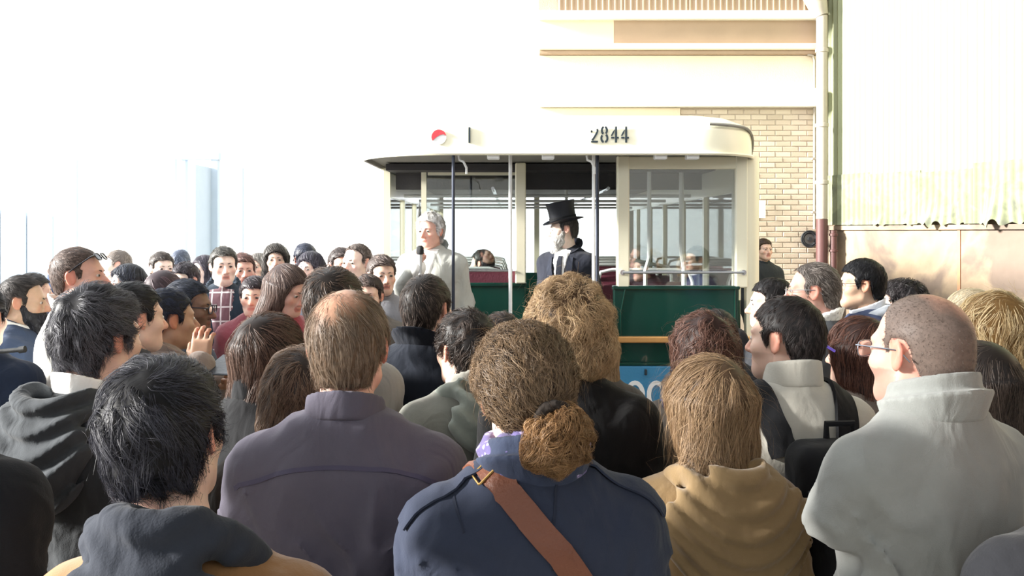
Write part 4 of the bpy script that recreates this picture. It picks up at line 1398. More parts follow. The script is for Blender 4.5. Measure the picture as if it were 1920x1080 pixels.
# fleet number in stencilled figures
def stroke(pts, w):
    """thick polyline in x-z as a polygon; w may vary"""
    L_, R_ = [], []
    for i, p in enumerate(pts):
        a = pts[max(i - 1, 0)]; b = pts[min(i + 1, len(pts) - 1)]
        dx, dz = b[0] - a[0], b[1] - a[1]; l = math.hypot(dx, dz) or 1
        ww = (w[i] if isinstance(w, (list, tuple)) else w) / 2
        L_.append((p[0] - dz / l * ww, p[1] + dx / l * ww)); R_.append((p[0] + dz / l * ww, p[1] - dx / l * ww))
    return L_ + R_[::-1]
def arc(cx, cz, rx, rz, a0, a1, n=10):
    return [(cx + rx * math.cos(math.radians(a0 + (a1 - a0) * i / n)), cz + rz * math.sin(math.radians(a0 + (a1 - a0) * i / n))) for i in range(n + 1)]
def digit(ch):
    """strokes in a unit cell: width .55, height 1"""
    if ch == '2':
        return [(arc(.27, .76, .20, .22, 178, 215, 5), [.03, .07, .10, .12, .12, .07]),
                (arc(.27, .74, .20, .24, 25, -25, 5) + [(.36, .48), (.22, .26), (.12, .14)], .12),
                ([(.05, .05), (.50, .05)], .11)]
    if ch == '8':
        return [(arc(.26, .76, .17, .22, 105, 250, 10), .13), (arc(.26, .76, .17, .22, 75, -60, 10), .13),
                (arc(.26, .27, .20, .25, 135, 255, 10), .13), (arc(.26, .27, .20, .25, 60, -75, 10), .13)]
    if ch == '4':
        return [([(.36, 1.0), (.36, .0)], .13), ([(.26, .80), (.16, .60), (.06, .42)], [.03, .10, .08]), ([(.04, .30), (.25, .30)], .10), ([(.42, .30), (.54, .30)], .10)]
num = None
zt0, zt1 = at(0, 267, 5.69).z, at(0, 237, 5.69).z
hgt = zt1 - zt0
for i, ch in enumerate('2844'):
    xs_ = bat((1107, 1126, 1145, 1164)[i], 0, 5.69).x
    m = MB()
    for pts, w in digit(ch):
        m.prism([(xs_ + p[0] * hgt * .95, zt0 + p[1] * hgt) for p in stroke(pts, w)], YF - .008, YF - .001)
    bpart(m, 'number_figure', M_num)
# platform, chassis, wheels
bpart(MB().box(XL + .1, XR - .02, YF + .25, YE - .1, FZ - .12, FZ, .01), 'floor_deck', M_uc)
for sx in (XL + .30, XR - .30):
    for yy in (1.4, 5.0):
        w_ = bpart(MB().lathe([(.20, -.12), (.36, -.12), (.40, -.08), (.40, .08), (.36, .12), (.20, .12)], (sx, yy, .40), 24, 'x'), 'wheel', M_dark, True)
        MB().lathe([(.06, -.13), (.19, -.10), (.19, .10), (.06, .13)], (sx, yy, .40), 16, 'x').build('hub', M_uc, w_, True)
# right rear: green panel with window above
xa, xb = bat(1150, 0, 6.05).x, bat(1386, 0, 6.05).x
yp = .05
zp = at(0, 537, 6.05).z; zpb = at(0, 682, 6.05).z
gp = bpart(MB().box(xa, xb, yp, yp + .05, zpb, zp, .012), 'rear_panel', M_busg)
MB().box(xa - .004, xb + .004, yp - .012, yp + .06, zp - .022, zp + .004, .005).build('panel_cap', M_busg, gp)
MB().box(xa, xb, yp - .02, yp + .0, zpb - .012, zpb + .01, .004).build('panel_bead', M_busg, gp)
for xx in (1172, 1378):
    q = bat(xx, 0, 6.05).x; MB().tube([(q, yp - .004, zp - .02), (q - (.03 if xx < 1200 else 0), yp - .004, zp - .18), (q - (.03 if xx < 1200 else 0), yp - .004, zpb + .02)], .006, 6).build('panel_moulding', M_busg, gp, True)
zw = at(0, 637, 6.0).z
bpart(MB().box(bat(724, 0, 6.0).x, XR, yp - .045, yp - .002, zw - .022, zw + .018, .006), 'wooden_strip', M_wood)
# lower left panel continuing under the strip
bpart(MB().box(bat(985, 0, 6.05).x, xa, yp + .02, yp + .06, .30, FZ + .02), 'step_riser', M_busg)
# blue board with white letters
bb = bpart(MB().box(xa, xb - .0, yp - .02, yp + .03, zpb - .36, zpb - .014, .006), 'advert_board', M_blue)
def ring_poly(cx, cz, rx, rz, w, a0, a1):
    o = arc(cx, cz, rx, rz, a0, a1, 24); i = arc(cx, cz, rx - w, rz - w, a1, a0, 24)
    return o + i
cz = at(0, 741, 6.02).z
q1 = bat(1191, 0, 6.02).x; q2 = bat(1231, 0, 6.02).x
MB().prism(ring_poly(q1, cz, .068, .098, .030, 1, 359), yp - .026, yp - .019).build('letter', M_wpole, bb)
g_ = MB(); g_.prism(ring_poly(q2, cz, .066, .098, .030, 25, 335), yp - .026, yp - .019)
g_.build('letter', M_wpole, bb)
q3 = bat(1211, 698, 6.02); MB().box(q3.x - .008, q3.x + .008, yp - .034, yp - .018, q3.z - .02, q3.z + .02, .003).build('bolt', M_num, bb)
# posts of the rear wall
def vpost(xA, xB, yA, Y, m, name='window_post', bot=None, th=.07):
    a, b = bat(xA, 0, Y).x, bat(xB, 0, Y).x
    return bpart(MB().box(a, b, Y - 6 - .01, Y - 6 + th, bot if bot is not None else zp - .01, at(0, yA, Y).z if yA else ZB + .02, .008), name, m)
vpost(1157, 1180, None, 6.05, M_busc)
vpost(1379, 1402, None, 6.05, M_busc)
# rounded corner post
cp = [(bat(1400, 0, 6.05).x + .0, .05), (bat(1412, 0, 6.08).x, .055), (bat(1419, 0, 6.15).x, .10), (bat(1421, 0, 6.25).x, .22), (bat(1421, 0, 6.25).x - .05, .24), (bat(1400, 0, 6.05).x, .12)]
m = MB(); nn = len(cp); m.add([(x, y, z) for z in (.45, ZB + .02) for x, y in cp], [tuple(range(nn))[::-1], tuple(range(nn, 2 * nn))] + [(i, (i + 1) % nn, nn + (i + 1) % nn, nn + i) for i in range(nn)])
bpart(m, 'corner_post', M_busc, True)
# window head, sill, pane and rail of the right rear window
xw0, xw1 = bat(1179, 0, 6.05).x, bat(1380, 0, 6.05).x
zh = at(0, 317, 6.05).z
bpart(MB().box(xw0 - .002, xw1 + .002, yp - .004, yp + .055, zh, ZB + .015, .006), 'window_head', M_busc)
bpart(MB().box(xw0, xw1, yp + .025, yp + .031, zp, zh), 'pane', mat_glass('rear_window_glass', refl=.22))
zrail = at(0, 511, 5.98).z
rl_ = bpart(MB().tube([(bat(1168, 0, 5.98).x, -.02, zrail), (bat(1395, 0, 5.98).x, -.02, zrail)], .009, 8), 'guard_rail', M_chrome, True)
for xx in (1168, 1395):
    q = bat(xx, 0, 5.98).x; MB().lathe([(.008, 0), (.018, .0), (.018, .06)], (q, -.015, zrail), 10, 'y').build('rail_boss', M_chrome, rl_, True)
# poles of the open platform
def pole(xp, yt, yb_, Y, r, m, name='grab_pole'):
    q = bat(xp, 0, Y); return bpart(MB().tube([(q.x, Y - 6, at(0, yb_, Y).z), (q.x, Y - 6, ZB + .02)], r, 10), name, m, True)
pole(850, 290, 760, 5.76, .011, M_navy)
pole(957, 290, 760, 5.95, .013, M_wpole)
pole(1113, 290, 700, 5.85, .011, M_wpole)
pole(1120, 290, 700, 5.90, .012, M_navy)
pole(1062, 300, 420, 8.2, .015, M_wpole, 'ceiling_pole')
# curled brackets of the grab poles
for xx in (866, 1106):
    q = bat(xx, 0, 5.8)
    bpart(MB().tube([(q.x - .02, -.2, ZB), (q.x - .015, -.2, ZB - .03), (q.x + .01, -.2, ZB - .04), (q.x + .03, -.2, ZB - .08), (q.x + .03, -.2, ZB - .12)], .009, 6), 'pole_bracket', M_wpole, True)
# left green panel of the platform with hand rail, post and window over it
Yl = 6.70; yl = Yl - 6
xa2, xb2 = bat(862, 0, Yl).x, bat(986, 0, Yl).x
zl2 = at(0, 531, Yl).z
lp = bpart(MB().box(xa2, xb2, yl, yl + .05, FZ, zl2, .012), 'platform_panel', M_busg)
MB().box(xa2 - .004, xb2 + .004, yl - .01, yl + .06, zl2 - .024, zl2 + .004, .005).build('panel_cap', M_busg, lp)
MB().box(xa2, xb2, yl + .01, yl + .04, zl2 + .0, zl2 + .09).build('seat_rail_board', M_maroon, lp)
bpart(MB().tube([(xa2 - .06, yl - .05, at(0, 507, Yl).z), (xb2 - .1, yl - .05, at(0, 507, Yl).z)], .010, 8), 'guard_rail', M_chrome, True)
vpost(966, 986, None, 6.66, M_busc, 'door_post', zl2 - .0, .05)
bpart(MB().box(bat(797, 0, 7.0).x + .022, bat(968, 0, 7.0).x, .985, 1.03, at(0, 324, 7.0).z - .02, ZB + .02), 'window_head', M_busc)
q = bat(795, 0, 7.0).x; bpart(MB().box(q - .02, q + .02, .98, 1.03, FZ, ZB), 'window_post', M_busc)
bpart(MB().box(q, bat(968, 0, 7.0).x, 1.0, 1.006, 1.5, at(0, 324, 7.0).z), 'pane', GL)
bpart(MB().box(q, bat(968, 0, 7.0).x, .98, 1.03, FZ, 1.5), 'bulkhead_panel', M_busg)
# side walls with windows
for sx, nm in ((XL + .03, 'left'), (XR - .03, 'right')):
    s_ = -1 if nm == 'left' else 1
    bpart(MB().box(min(sx, sx - s_ * .05), max(sx, sx - s_ * .05), 1.05 if nm == 'left' else .24, YE - .05, .45, 1.42, .008), 'side_panel', M_busg)
    bpart(MB().box(min(sx, sx - s_ * .05), max(sx, sx - s_ * .05), 1.05 if nm == 'left' else .24, YE - .05, 2.18, ZB + .01), 'cant_rail', M_busc)
    yy = 1.05 if nm == 'left' else .24
    k = 0
    while yy < YE - .1:
        bpart(MB().box(min(sx, sx - s_ * .05), max(sx, sx - s_ * .05), yy, yy + .06, 1.42, 2.18), 'window_pillar', M_busc)
        if yy + 1.0 < YE: bpart(MB().box(sx - s_ * .028, sx - s_ * .024, yy + .06, min(yy + 1.0, YE - .06), 1.42, 2.18), 'pane', GL)
        yy += .97; k += 1
# far end wall: windscreen
bpart(MB().box(XL + .05, XR - .05, YE - .10, YE - .05, .45, 1.35), 'front_panel', M_busg)
for xx in (XL + .05, .0, XR - .12):
    bpart(MB().box(xx, xx + .07, YE - .10, YE - .05, 1.35, ZB), 'windscreen_post', M_busc)
bpart(MB().box(XL + .1, XR - .1, YE - .078, YE - .074, 1.35, ZB - .1), 'pane', GL)
# inside: dark ceiling, rails, seats
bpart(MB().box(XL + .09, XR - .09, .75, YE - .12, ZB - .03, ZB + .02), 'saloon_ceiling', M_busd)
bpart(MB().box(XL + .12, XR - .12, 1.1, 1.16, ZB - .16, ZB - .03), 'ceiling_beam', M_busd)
for xx in (-.45, .45):
    bpart(MB().tube([(xx, .9, ZB - .16), (xx, YE - .3, ZB - .16)], .014, 8), 'ceiling_rail', M_chrome, True)
for yy in (1.4, 2.6, 3.8, 5.0):
    bpart(MB().tube([(XL + .15, yy, ZB - .20), (XR - .15, yy, ZB - .20)], .014, 8), 'ceiling_rail', M_wpole, True)
def seat_part(x0, x1, y):
    s = MB().box(x0, x1, y, y + .07, FZ + .45, 1.50, .03).build('seat_back', M_maroon, bus, True)
    MB().box(x0, x1, y + .05, y + .48, FZ + .36, FZ + .46, .03).build('seat_cushion', M_maroon, s, True)
    MB().tube([(x0 + .02, y - .02, FZ), (x0 + .02, y - .02, 1.50), (x0 + .05, y - .02, 1.58), (x0 + .14, y - .02, 1.60), (x1 - .14, y - .02, 1.60), (x1 - .05, y - .02, 1.58), (x1 - .02, y - .02, 1.50), (x1 - .02, y - .02, FZ)], .014, 8).build('seat_handle', M_wpole, s, True)
for i, yy in enumerate((1.35, 2.15, 2.95, 3.75, 4.55)):
    seat_part(XL + .16, XL + 1.0, yy)
    if i: seat_part(XR - 1.0, XR - .16, yy)
    else: seat_part(XR - .98, XR - .18, yy - .25)
q = bat(1186, 0, 6.9).x
bpart(MB().tube([(q + .10, .9, 1.35), (q + .10, .9, 1.60), (q + .13, .9, 1.70), (q + .13, .9, ZB)], .016, 8), 'grab_pole', M_wpole, True)
bpart(MB().tube([(q + .42, 1.0, 1.45), (q + .42, 1.0, 1.62), (q + .40, 1.0, 1.75), (q + .40, 1.0, ZB)], .02, 8), 'grab_pole', M_wpole, True)
sg = bat(1357, 390, 7.6)
sgo = bpart(MB().box(sg.x - .11, sg.x + .11, 1.6, 1.62, sg.z, sg.z + .15), 'route_sign', M_wpole)
MB().box(sg.x - .10, sg.x + .10, 1.592, 1.601, sg.z + .075, sg.z + .105).build('teal_band', mat_plain('teal_print', '4ec3c0', .6), sgo)

# ------------------------------------------------------------------ the crowd
def S(c1, c2, **k): return dict(style='short', c1=c1, c2=c2) | k
def Lg(c1, c2, ln=.30, **k): return dict(style='long', c1=c1, c2=c2, len=ln, t=.014) | k
GR_N = 'listeners with their backs to the camera'
GR_L = 'listeners in the bright crowd on the left'
GR_R = 'listeners on the right by the plaster wall'

# ---- nearest row
A = person(308, 668, 1.34, -4, 'person with tousled black hair, charcoal hood over tan coat, nearest at bottom left', group=GR_N,
    hair=S('15151a', '4a4a55', t=.020, lump=.005, lf=75, L=.055, jit=.32, swirl=.8, lift=.16, c0='0d0d11', crown=(.02, -.075, .105), flyaway=1),
    roll=-6, w=1.0, hs=.92, hx=-.03, top=dict(kind='coat', c='87633f', hood=dict(big=1.25, stand=.05, pw=.160, ph=.15, out=.03, fold=.0025, hole=.25), hood_c='2c3039', inner='e8e6e2'), spread=-.01, eyes=False, hb=.99)
B = person(653, 545, 1.82, 0, 'person with thinning pale brown hair in a slate purple jacket, front row', group=GR_N,
    hair=S('5b4a3c', 'a08c78', t=.011, L=.04, jit=.2, grav=.5, crown=(.0, -.03, .12), c0='6e5844', bald=(-.012, -.060, .100, .052), thin=.75, scalp='c99a80', flyaway=1, recede=.01),
    skin='pink', w=1.02, hs=.94, top=dict(kind='jacket', c='55525e', collar='stand', fold=.012, cm=dict(wstr=.5)), spread=.01, eyes=False)
C = person(985, 608, 1.58, 8, 'person with curly brown hair tied back, navy jacket with brown shoulder strap', group=GR_N, female=True,
    hair=dict(style='tied', c1='33261f', c2='a58a6c', t=.018, lump=.004, lf=110, wave=.0055, wfreq=150, L=.07, tie=(.028, -.118, -.040), flyaway=1, n=1.2, jit=.35),
    roll=-5, w=1.10, hs=.93, top=dict(kind='jacket', c='2c3242', collar='fold', collar_c='323a4e', fold=.010, cm=dict(wstr=.5)), spread=.015, eyes=False)
D = person(1330, 668, 2.15, 8, 'person with straight light brown hair over a tan hooded parka', group=GR_N, female=True,
    hair=dict(style='bob', c1='6e5640', c2='b89b78', len=.20, t=.016, wd=1.08, wave=.004, wfreq=25, cx=-.03, n=1.2, flyaway=1, L=.14),
    w=.94, hb=.985, turn=26, top=dict(kind='coat', c='7f6848', hood=dict(big=1.2, stand=-.01, pw=.185, ph=.135, drop=.01, skew=.01, out=.015, fold=.005), hood_c='867050', inner='b9ae9c'), specs=dict(c='3a3f55'))
E = person(1730, 553, 1.75, 16, 'balding person with glasses and folded arms in a light grey fleece', group=GR_N, skin='pink', turn=12,
    hair=dict(style='buzz', c1='5e514b', c2='8d8078', t=.002, c0='7d6d64', bald=(.026, -.055, .095, .052), scalp='d3a08a', n=1.6, recede=.03, L=.006, lock=2, jit=.4, clump=0),
    stubble=.55, w=.92, hb=1.03, hs=.97,
    arms={-1: ((-.180, .02, 1.35), (.02, .20, 1.36), (1, .1, .05), (0, 1, .2), 'relaxed'), 1: ((.190, .02, 1.35), (-.03, .18, 1.34), (-1, .0, 0), (0, 1, .3), 'grip')},
    top=dict(kind='sweater', c='898b88', collar='fold', collar_c='8e918e', t=.016, fold=.007, cm=dict(wstr=.4, weave=420)), specs=dict(c='8a8f99', metal=True))
Fp = person(182, 535, 2.05, -22, 'person with wavy dark grey hair and grey hooded sweatshirt with white collar', group=GR_N, turn=-6,
    hair=S('24242a', '77777f', t=.020, lump=.005, lf=70, L=.05, wave=.003, wfreq=60, jit=.3),
    w=1.08, hs=.92, top=dict(kind='hoodie', c='2e3134', hood=dict(big=1.08, pw=.14, ph=.12, out=.022, fold=.007), inner='f3f0ea', fold=.006, hood_c='3a3e42'), eyes=True)
G = person(-150, 560, 1.62, -10, 'person in a dark navy coat cut by the bottom left edge', group=GR_N, hair=S('2a2420', '5a4a40'), w=1.10,
    top=dict(kind='coat', c='14171d', collar='stand'), eyes=False)
Hh = person(2085, 520, 1.45, 10, 'person in a dark grey coat cut by the bottom right corner', group=GR_N, hair=S('3a2f28', '6a5a4a'), w=1.15,
    top=dict(kind='coat', c='232428', collar='stand'), eyes=False, hb=.93)
I = person(1476, 556, 2.45, 6, 'person in a white knitted pullover carrying a black backpack', group=GR_N, turn=42,
    hair=S('1f1b1c', '4f4644', t=.009, L=.025, jit=.2), stubble=.35,
    w=1.0, top=dict(kind='sweater', c='b8b5ab', collar='turtle', cm=dict(weave=200, wstr=.2)))
J = person(1838, 640, 2.22, 6, 'person with very long straight dark brown hair beside the grey fleece', group=GR_N, female=True,
    hair=Lg('2b2320', '5d5048', .50, wd=1.02, back=.055, n=1.2), top=dict(kind='jacket', c='2b2c31'), eyes=False, w=.95)
K = person(1866, 546, 2.75, 12, 'person with thick golden blond hair at the right edge', group=GR_N, female=True,
    hair=dict(style='bob', c1='96713f', c2='f3e0b4', len=.20, t=.030, lump=.005, lf=45, wave=.005, wfreq=35, L=.13, jit=.22, wd=1.12, flyaway=1), top=dict(kind='jacket', c='2f3c41'))
K2 = person(1822, 541, 3.35, 20, 'person with white blond hair behind the golden blond head', group=GR_N, female=True,
    hair=dict(style='bob', c1='e6d3b0', c2='fff4dc', len=.16, t=.018), top=dict(kind='jacket', c='6a665e', collar='stand'))
Lp = person(800, 515, 3.1, -20, 'person with short dark brown hair and upturned dark navy coat', group=GR_N, turn=-6,
    hair=S('2b2421', '6d5f57', t=.012, L=.03, grav=.3), w=1.05, top=dict(kind='coat', c='1c212b', collar='lapel', collar_c='1a1e27'))
Mp = person(874, 581, 2.78, 28, 'person with curly dark hair and pale grey green hood', group=GR_N, turn=8,
    hair=S('231d1c', '5c4f48', t=.018, lump=.004, lf=85, wave=.004, wfreq=110, jit=.4), w=1.0, top=dict(kind='hoodie', c='7f8078', hood=dict(big=1.10, pw=.125, ph=.09, out=.02, fold=.006), hood_c='8f968d', inner='b5b3aa'))
Np = person(940, 586, 3.75, 0, 'person mostly hidden behind the curly dark head, dark brown hair', group=GR_N,
    hair=S('2d2523', '54463f', t=.014, lump=.003, wave=.003), top=dict(kind='jacket', c='3d4046'), lod=1)
O = person(1068, 527, 2.42, -14, 'tall person with big blond curls and a black coat', group=GR_N, turn=10,
    hair=dict(style='curly', c1='5f452e', c2='e6c79c', len=.13, t=.038, lump=.009, lf=52, wave=.008, wfreq=75, L=.10, jit=.45, flyaway=1, n=1.3), w=1.05, hs=.92,
    top=dict(kind='coat', c='0c0c0e', collar='stand', cm=dict(weave=250)))
O2 = person(1118, 606, 3.5, -10, 'person with long fair hair hidden behind the blond curls', group=GR_N, female=True,
    hair=Lg('a4825e', 'd8bd97', .36, wd=.95, back=.03), top=dict(kind='jacket', c='54504c'), eyes=False, w=.85)
Pp = person(1320, 589, 2.85, 10, 'person with wavy reddish brown hair behind the tan parka', group=GR_N, female=True,
    hair=dict(style='curly', c1='432a24', c2='8a6556', len=.18, t=.028, lump=.005, lf=65, wave=.006, wfreq=80, L=.10, jit=.35, flyaway=1), top=dict(kind='jacket', c='57504a', collar='stand'))
P2 = person(1345, 581, 3.75, 0, 'person with short black hair behind the reddish brown head', group=GR_N,
    hair=S('1d1b1c', '46403e', t=.014), top=dict(kind='jacket', c='33363c'), lod=1)
Qp = person(1612, 594, 2.95, 30, 'person with brown shoulder length hair and brown jacket holding a violet pen', group=GR_R, female=True,
    hair=dict(style='bob', c1='3f251e', c2='7d5444', len=.22, t=.020, wave=.003, wfreq=40), top=dict(kind='jacket', c='6e635b', collar='stand'),
    arms={-1: ((-.22, .10, 1.10), (-.11, .20, 1.36), (0.05, -.1, 1), (-1, .3, 0), 'grip')}, turn=12)
Rp = person(1527, 492, 3.62, 62, 'grey haired balding person with glasses and white shirt collar looking left', group=GR_R,
    hair=S('6b625c', 'b5aba3', t=.008, L=.03, recede=.028, crown=(0, .02, .12)), skin='pink', top=dict(kind='jacket', c='55585c', collar='shirt', collar_c='f2efe8', inner='f5f3ee'),
    specs=dict(c='c9c9cc', metal=True), turn=10)
Sp = person(1617, 485, 4.2, 78, 'person with neat black hair and thin glasses in a blue and grey hooded jacket', group=GR_R, skin='olive',
    hair=S('0c0c0f', '28282e', t=.014, L=.025, jit=.12), top=dict(kind='hoodie', c='3c4660', hood=dict(big=1.05), hood_c='9aa0a8', inner='dfe3ea'), specs=dict(c='26262a', metal=True), lod=0)
Tp = person(1692, 525, 4.75, 70, 'person with bushy black curls turned away by the plaster wall', group=GR_R,
    hair=dict(style='curly', c1='100e10', c2='3a3436', len=.09, t=.026, lump=.007, lf=75, wave=.006, wfreq=130, jit=.45), top=dict(kind='jacket', c='4a5058'), lod=1, roll=6)
Up = person(1448, 521, 4.1, 70, 'person with black hair resting a hand against the mouth', group=GR_R, turn=15,
    hair=S('141214', '3d3838', t=.012, L=.03), top=dict(kind='coat', c='2b2d31', collar='stand'),
    arms={-1: ((-.18, .16, 1.14), (-.02, .17, 1.40), (.1, .75, .45), (-.3, -.3, 1), 'relaxed')}, lod=1)
Vp = person(1432, 447, 9.6, 195, 'distant person in a black jacket standing by the brick wall', group=None,
    hair=S('4a372b', '7a5f4c', t=.012), top=dict(kind='jacket', c='2c2f31', collar='stand'), arms={-1: ((-.24, .02, 1.15), (-.16, .22, 1.12), (.3, .9, .1), (-1, 0, .5), 'relaxed')}, skin='fair')

# ---- speakers on the bus platform
W = person(1058, 365, 6.35, 152, 'white bearded person in black top hat and dark suit on the bus platform', turn=-52, nod=4,
    hair=S('3a3636', '6a6462', t=.008), skin='pale', beard=dict(c1='d9d6d0', c2='ffffff', t=.014, len=.05, L=.03), z0=FZ, hat=.135, hb=.99,
    top=dict(kind='coat', c='20232d', collar='lapel', front='eeece8', t=.018), pants='2b2f3a', lod=1, brow='8a8682')
# top hat
hm = W['HM']; T = Matrix(hm.tolist())
ht_ = MB()
def hatpts(r, z, n=28, sq=1.16, lift=0.0):
    return [(r * math.cos(2 * math.pi * k / n), -.014 + r * sq * math.sin(2 * math.pi * k / n), z + lift * abs(math.cos(2 * math.pi * k / n)) ** 2) for k in range(n)]
rows_ = [hatpts(.082, .050), hatpts(.128, .052, lift=.022), hatpts(.130, .058, lift=.024), hatpts(.084, .062), hatpts(.082, .09), hatpts(.084, .15), hatpts(.091, .195), hatpts(.088, .199), hatpts(.02, .199)]
nn = 28
Vh = [p for r in rows_ for p in r]; Fh = []
for i in range(len(rows_) - 1):
    for k in range(nn): Fh.append((i * nn + k, i * nn + (k + 1) % nn, (i + 1) * nn + (k + 1) % nn, (i + 1) * nn + k))
Fh.append(tuple((len(rows_) - 1) * nn + k for k in range(nn)))
ho = MB().add(Vh, Fh).build('top_hat', mat_plain('black_silk', '1b1e26', .45, bump=.1), W['root'], True)
ho.matrix_local = T @ Matrix.Rotation(math.radians(-7), 4, 'X')
ho2 = MB().lathe([(.0835, .062), (.0855, .066), (.0855, .088), (.0835, .092)], (0, 0, 0), 28).build('hat_band', mat_plain('hat_ribbon', '0f1116', .7), ho)
ho2.scale = (1, 1.16, 1); ho2.location = (0, -.014, 0)
# tie
Hb = W['Hb']
tz = .83 * Hb
g_ = W['gs']
def front_y(sdf, x, z, y0=.4):
    ys = np.linspace(y0, -.1, 200).astype(F4)
    d = sdf.eval(np.stack([np.full(200, x, F4), ys, np.full(200, z, F4)], 1))
    i = np.argmax(d < 0)
    return float(ys[i])
def front_ribbon(P, pts, half, lift, name, mat, parent, back=False):
    """a flat band laid on the garment; pts are local (x, z); back side if back"""
    V = []; Fs = []
    sdf = P['gs']
    N = len(pts)
    for i, (x, z) in enumerate(pts):
        a = pts[max(i - 1, 0)]; b = pts[min(i + 1, N - 1)]
        dx, dz = b[0] - a[0], b[1] - a[1]; l = math.hypot(dx, dz) or 1
        h = half[i] if isinstance(half, (list, tuple)) else half
        for s in (-1, 1):
            xx, zz = x - s * dz / l * h, z + s * dx / l * h
            if back:
                ys = np.linspace(-.4, .1, 250).astype(F4)
                d = sdf.eval(np.stack([np.full(250, xx, F4), ys, np.full(250, zz, F4)], 1))
                y = float(ys[np.argmax(d < 0)]) - lift
                V += [(xx, y, zz), (xx, y + lift + .004, zz)]
            else:
                y = front_y(sdf, xx, zz) + lift
                V += [(xx, y, zz), (xx, y - lift - .004, zz)]
        k = i * 4
        if i: Fs += [(k - 4, k - 2, k + 2, k), (k - 3, k + 1, k + 3, k - 1), (k - 4, k, k + 1, k - 3), (k - 2, k - 1, k + 3, k + 2)]
    Fs += [(0, 1, 3, 2), (N * 4 - 4, N * 4 - 2, N * 4 - 1, N * 4 - 3)]
    return MB().add(V, Fs).build(name, mat, parent, True)
front_ribbon(W, [(0, tz - .01), (0, tz - .05), (0, tz - .15), (0, tz - .30), (0, tz - .36)], [.014, .018, .024, .030, .004], .016, 'tie', mat_cloth('1c1f28'), W['root'])
for sd in (-1, 1):
    front_ribbon(W, [(sd * .080, tz - .02), (sd * .078, tz - .10), (sd * .060, tz - .20), (sd * .035, tz - .32)], [.012, .022, .022, .006], .013, 'lapel', mat_cloth('262a35'), W['garment'])
X = person(808, 398, 6.0, 168, 'white haired person in a pale grey coat speaking into a microphone', turn=-14,
    hair=S('d9d6d2', 'ffffff', t=.022, lump=.004, L=.05, recede=.012), skin='pink', z0=FZ, w=1.05,
    top=dict(kind='coat', c='a9aaa3', collar='lapel', collar_c='8d938f', front='eeeeea'), brow='5a4a44',
    arms={1: ((.24, .10, 1.02), (.02, .26, 1.27), (-.25, .15, .9), (.2, 1, .1), 'grip')}, lod=1, hb=1.0)
# dark tuft standing up in the white hair
tu = SDF(); tu.add(rc((.07, .02, .09), (.085, .0, .185), .012, .004), .01)
v, q, c = tuft(tu, 'hair_tuft', dict(c1='5a5a58', c2='8a8a86', seed=4), 1, .03, 3, 120, .0015, lambda p: np.tile(np.array([0, 0, 1], F4), (len(p), 1)))
obj('hair_tuft', np_mesh('hair_tuft', tf(X['HM'], v), q, mat_hair(), c), X['root'])
# microphone in the raised hand
hp = X['arms'][1][2]
wpos = X['root'].matrix_basis @ Vector((float(hp[0]) - .035, float(hp[1]) + .035, float(hp[2]) + .045))
mic = empty('microphone', wpos - Vector((0, 0, .10)), 'hand microphone with black head held up by the white haired speaker', 'microphone')
MB().lathe([(.008, 0), (.012, .004), (.014, .10), (.017, .14)], (0, 0, 0), 14).build('handle', mat_plain('mic_grey', 'bfc0c0', .4), mic, True)
MB().lathe([(.017, .14), (.024, .146), (.026, .165), (.022, .188), (.010, .198)], (0, 0, 0), 16).build('mic_head', mat_plain('mic_mesh', '1a1b1d', .6, bump=.6, bscale=400), mic, True)
Y_ = person(905, 468, 7.72, 0, 'dark haired bearded passenger sitting behind the bus window', hair=S('22201f', '4a4442', t=.014), beard=dict(c1='2a2422', c2='4a3f3a', t=.008),
    top=dict(kind='jacket', c='3a332f', collar='stand'), z0=.02, lod=2, turn=68, legs={-1: ((-.10, .40, .86), (-.10, .40, .48)), 1: ((.10, .40, .86), (.10, .40, .48))},
    arms={-1: ((-.24, .06, 1.10), (-.16, .28, .98)), 1: ((.24, .06, 1.10), (.16, .28, .98))})

# ---- bright crowd on the left
p1 = person(146, 464, 3.55, -78, 'tall person in a white shirt with sunglasses pushed up on brown hair', GR_L and S('5c4c46', '8f7d74', t=.007, L=.02, recede=.018), 'pink', turn=-6, nod=-3,
    top=dict(kind='shirt', c='f0eee6', collar='shirt', sleeve='short'), group=GR_L, specs=dict(c='23242a', up=.62, dark=True), stubble=.2, pants='39455c',
    arms={-1: ((-.20, .02, 1.12), (-.20, .24, 1.16), None, None, 'relaxed')}, lod=0)
p2 = person(40, 517, 4.05, -70, 'person with receding dark hair and full black beard at the left edge', S('33302f', '5d5654', t=.007, recede=.03), 'olive', turn=-4, nod=4,
    beard=dict(c1='2f3038', c2='5a5b64', t=.009, len=.03, L=.02), top=dict(kind='coat', c='3a475f', collar='stand', collar_c='dfe2e0'), group=GR_L, lod=0)
p3 = person(-40, 532, 3.2, 0, 'person with dark hair cut off by the left edge', S('20222c', '454a58', t=.016), top=dict(kind='jacket', c='232d40'), group=GR_L, eyes=False)
p4 = person(62, 512, 5.4, -60, 'person in dark blue raising an arm behind the bearded listener', S('3a3838', '5a5654', t=.01), top=dict(kind='jacket', c='2f4568', collar='stand'), group=GR_L,
    arms={-1: ((-.26, .16, 1.36), (-.20, .14, 1.62), None, (-1, 0, 0), 'grip')})
p5 = person(240, 494, 5.4, 168, 'smiling person with dark bobbed hair in the left crowd', dict(style='bob', c1='23262f', c2='4a4f5e', len=.14, t=.016), 'pale', turn=-30, roll=6, female=True,
    top=dict(kind='jacket', c='454b57'), group=GR_L)
p6 = person(221, 469, 7.2, 150, 'pale faded person with light brown hair at the back left', S('8a7f78', 'b5aaa2', t=.010), 'pale', turn=-40, top=dict(kind='shirt', c='c9cdd6', collar='shirt'), group=GR_L)
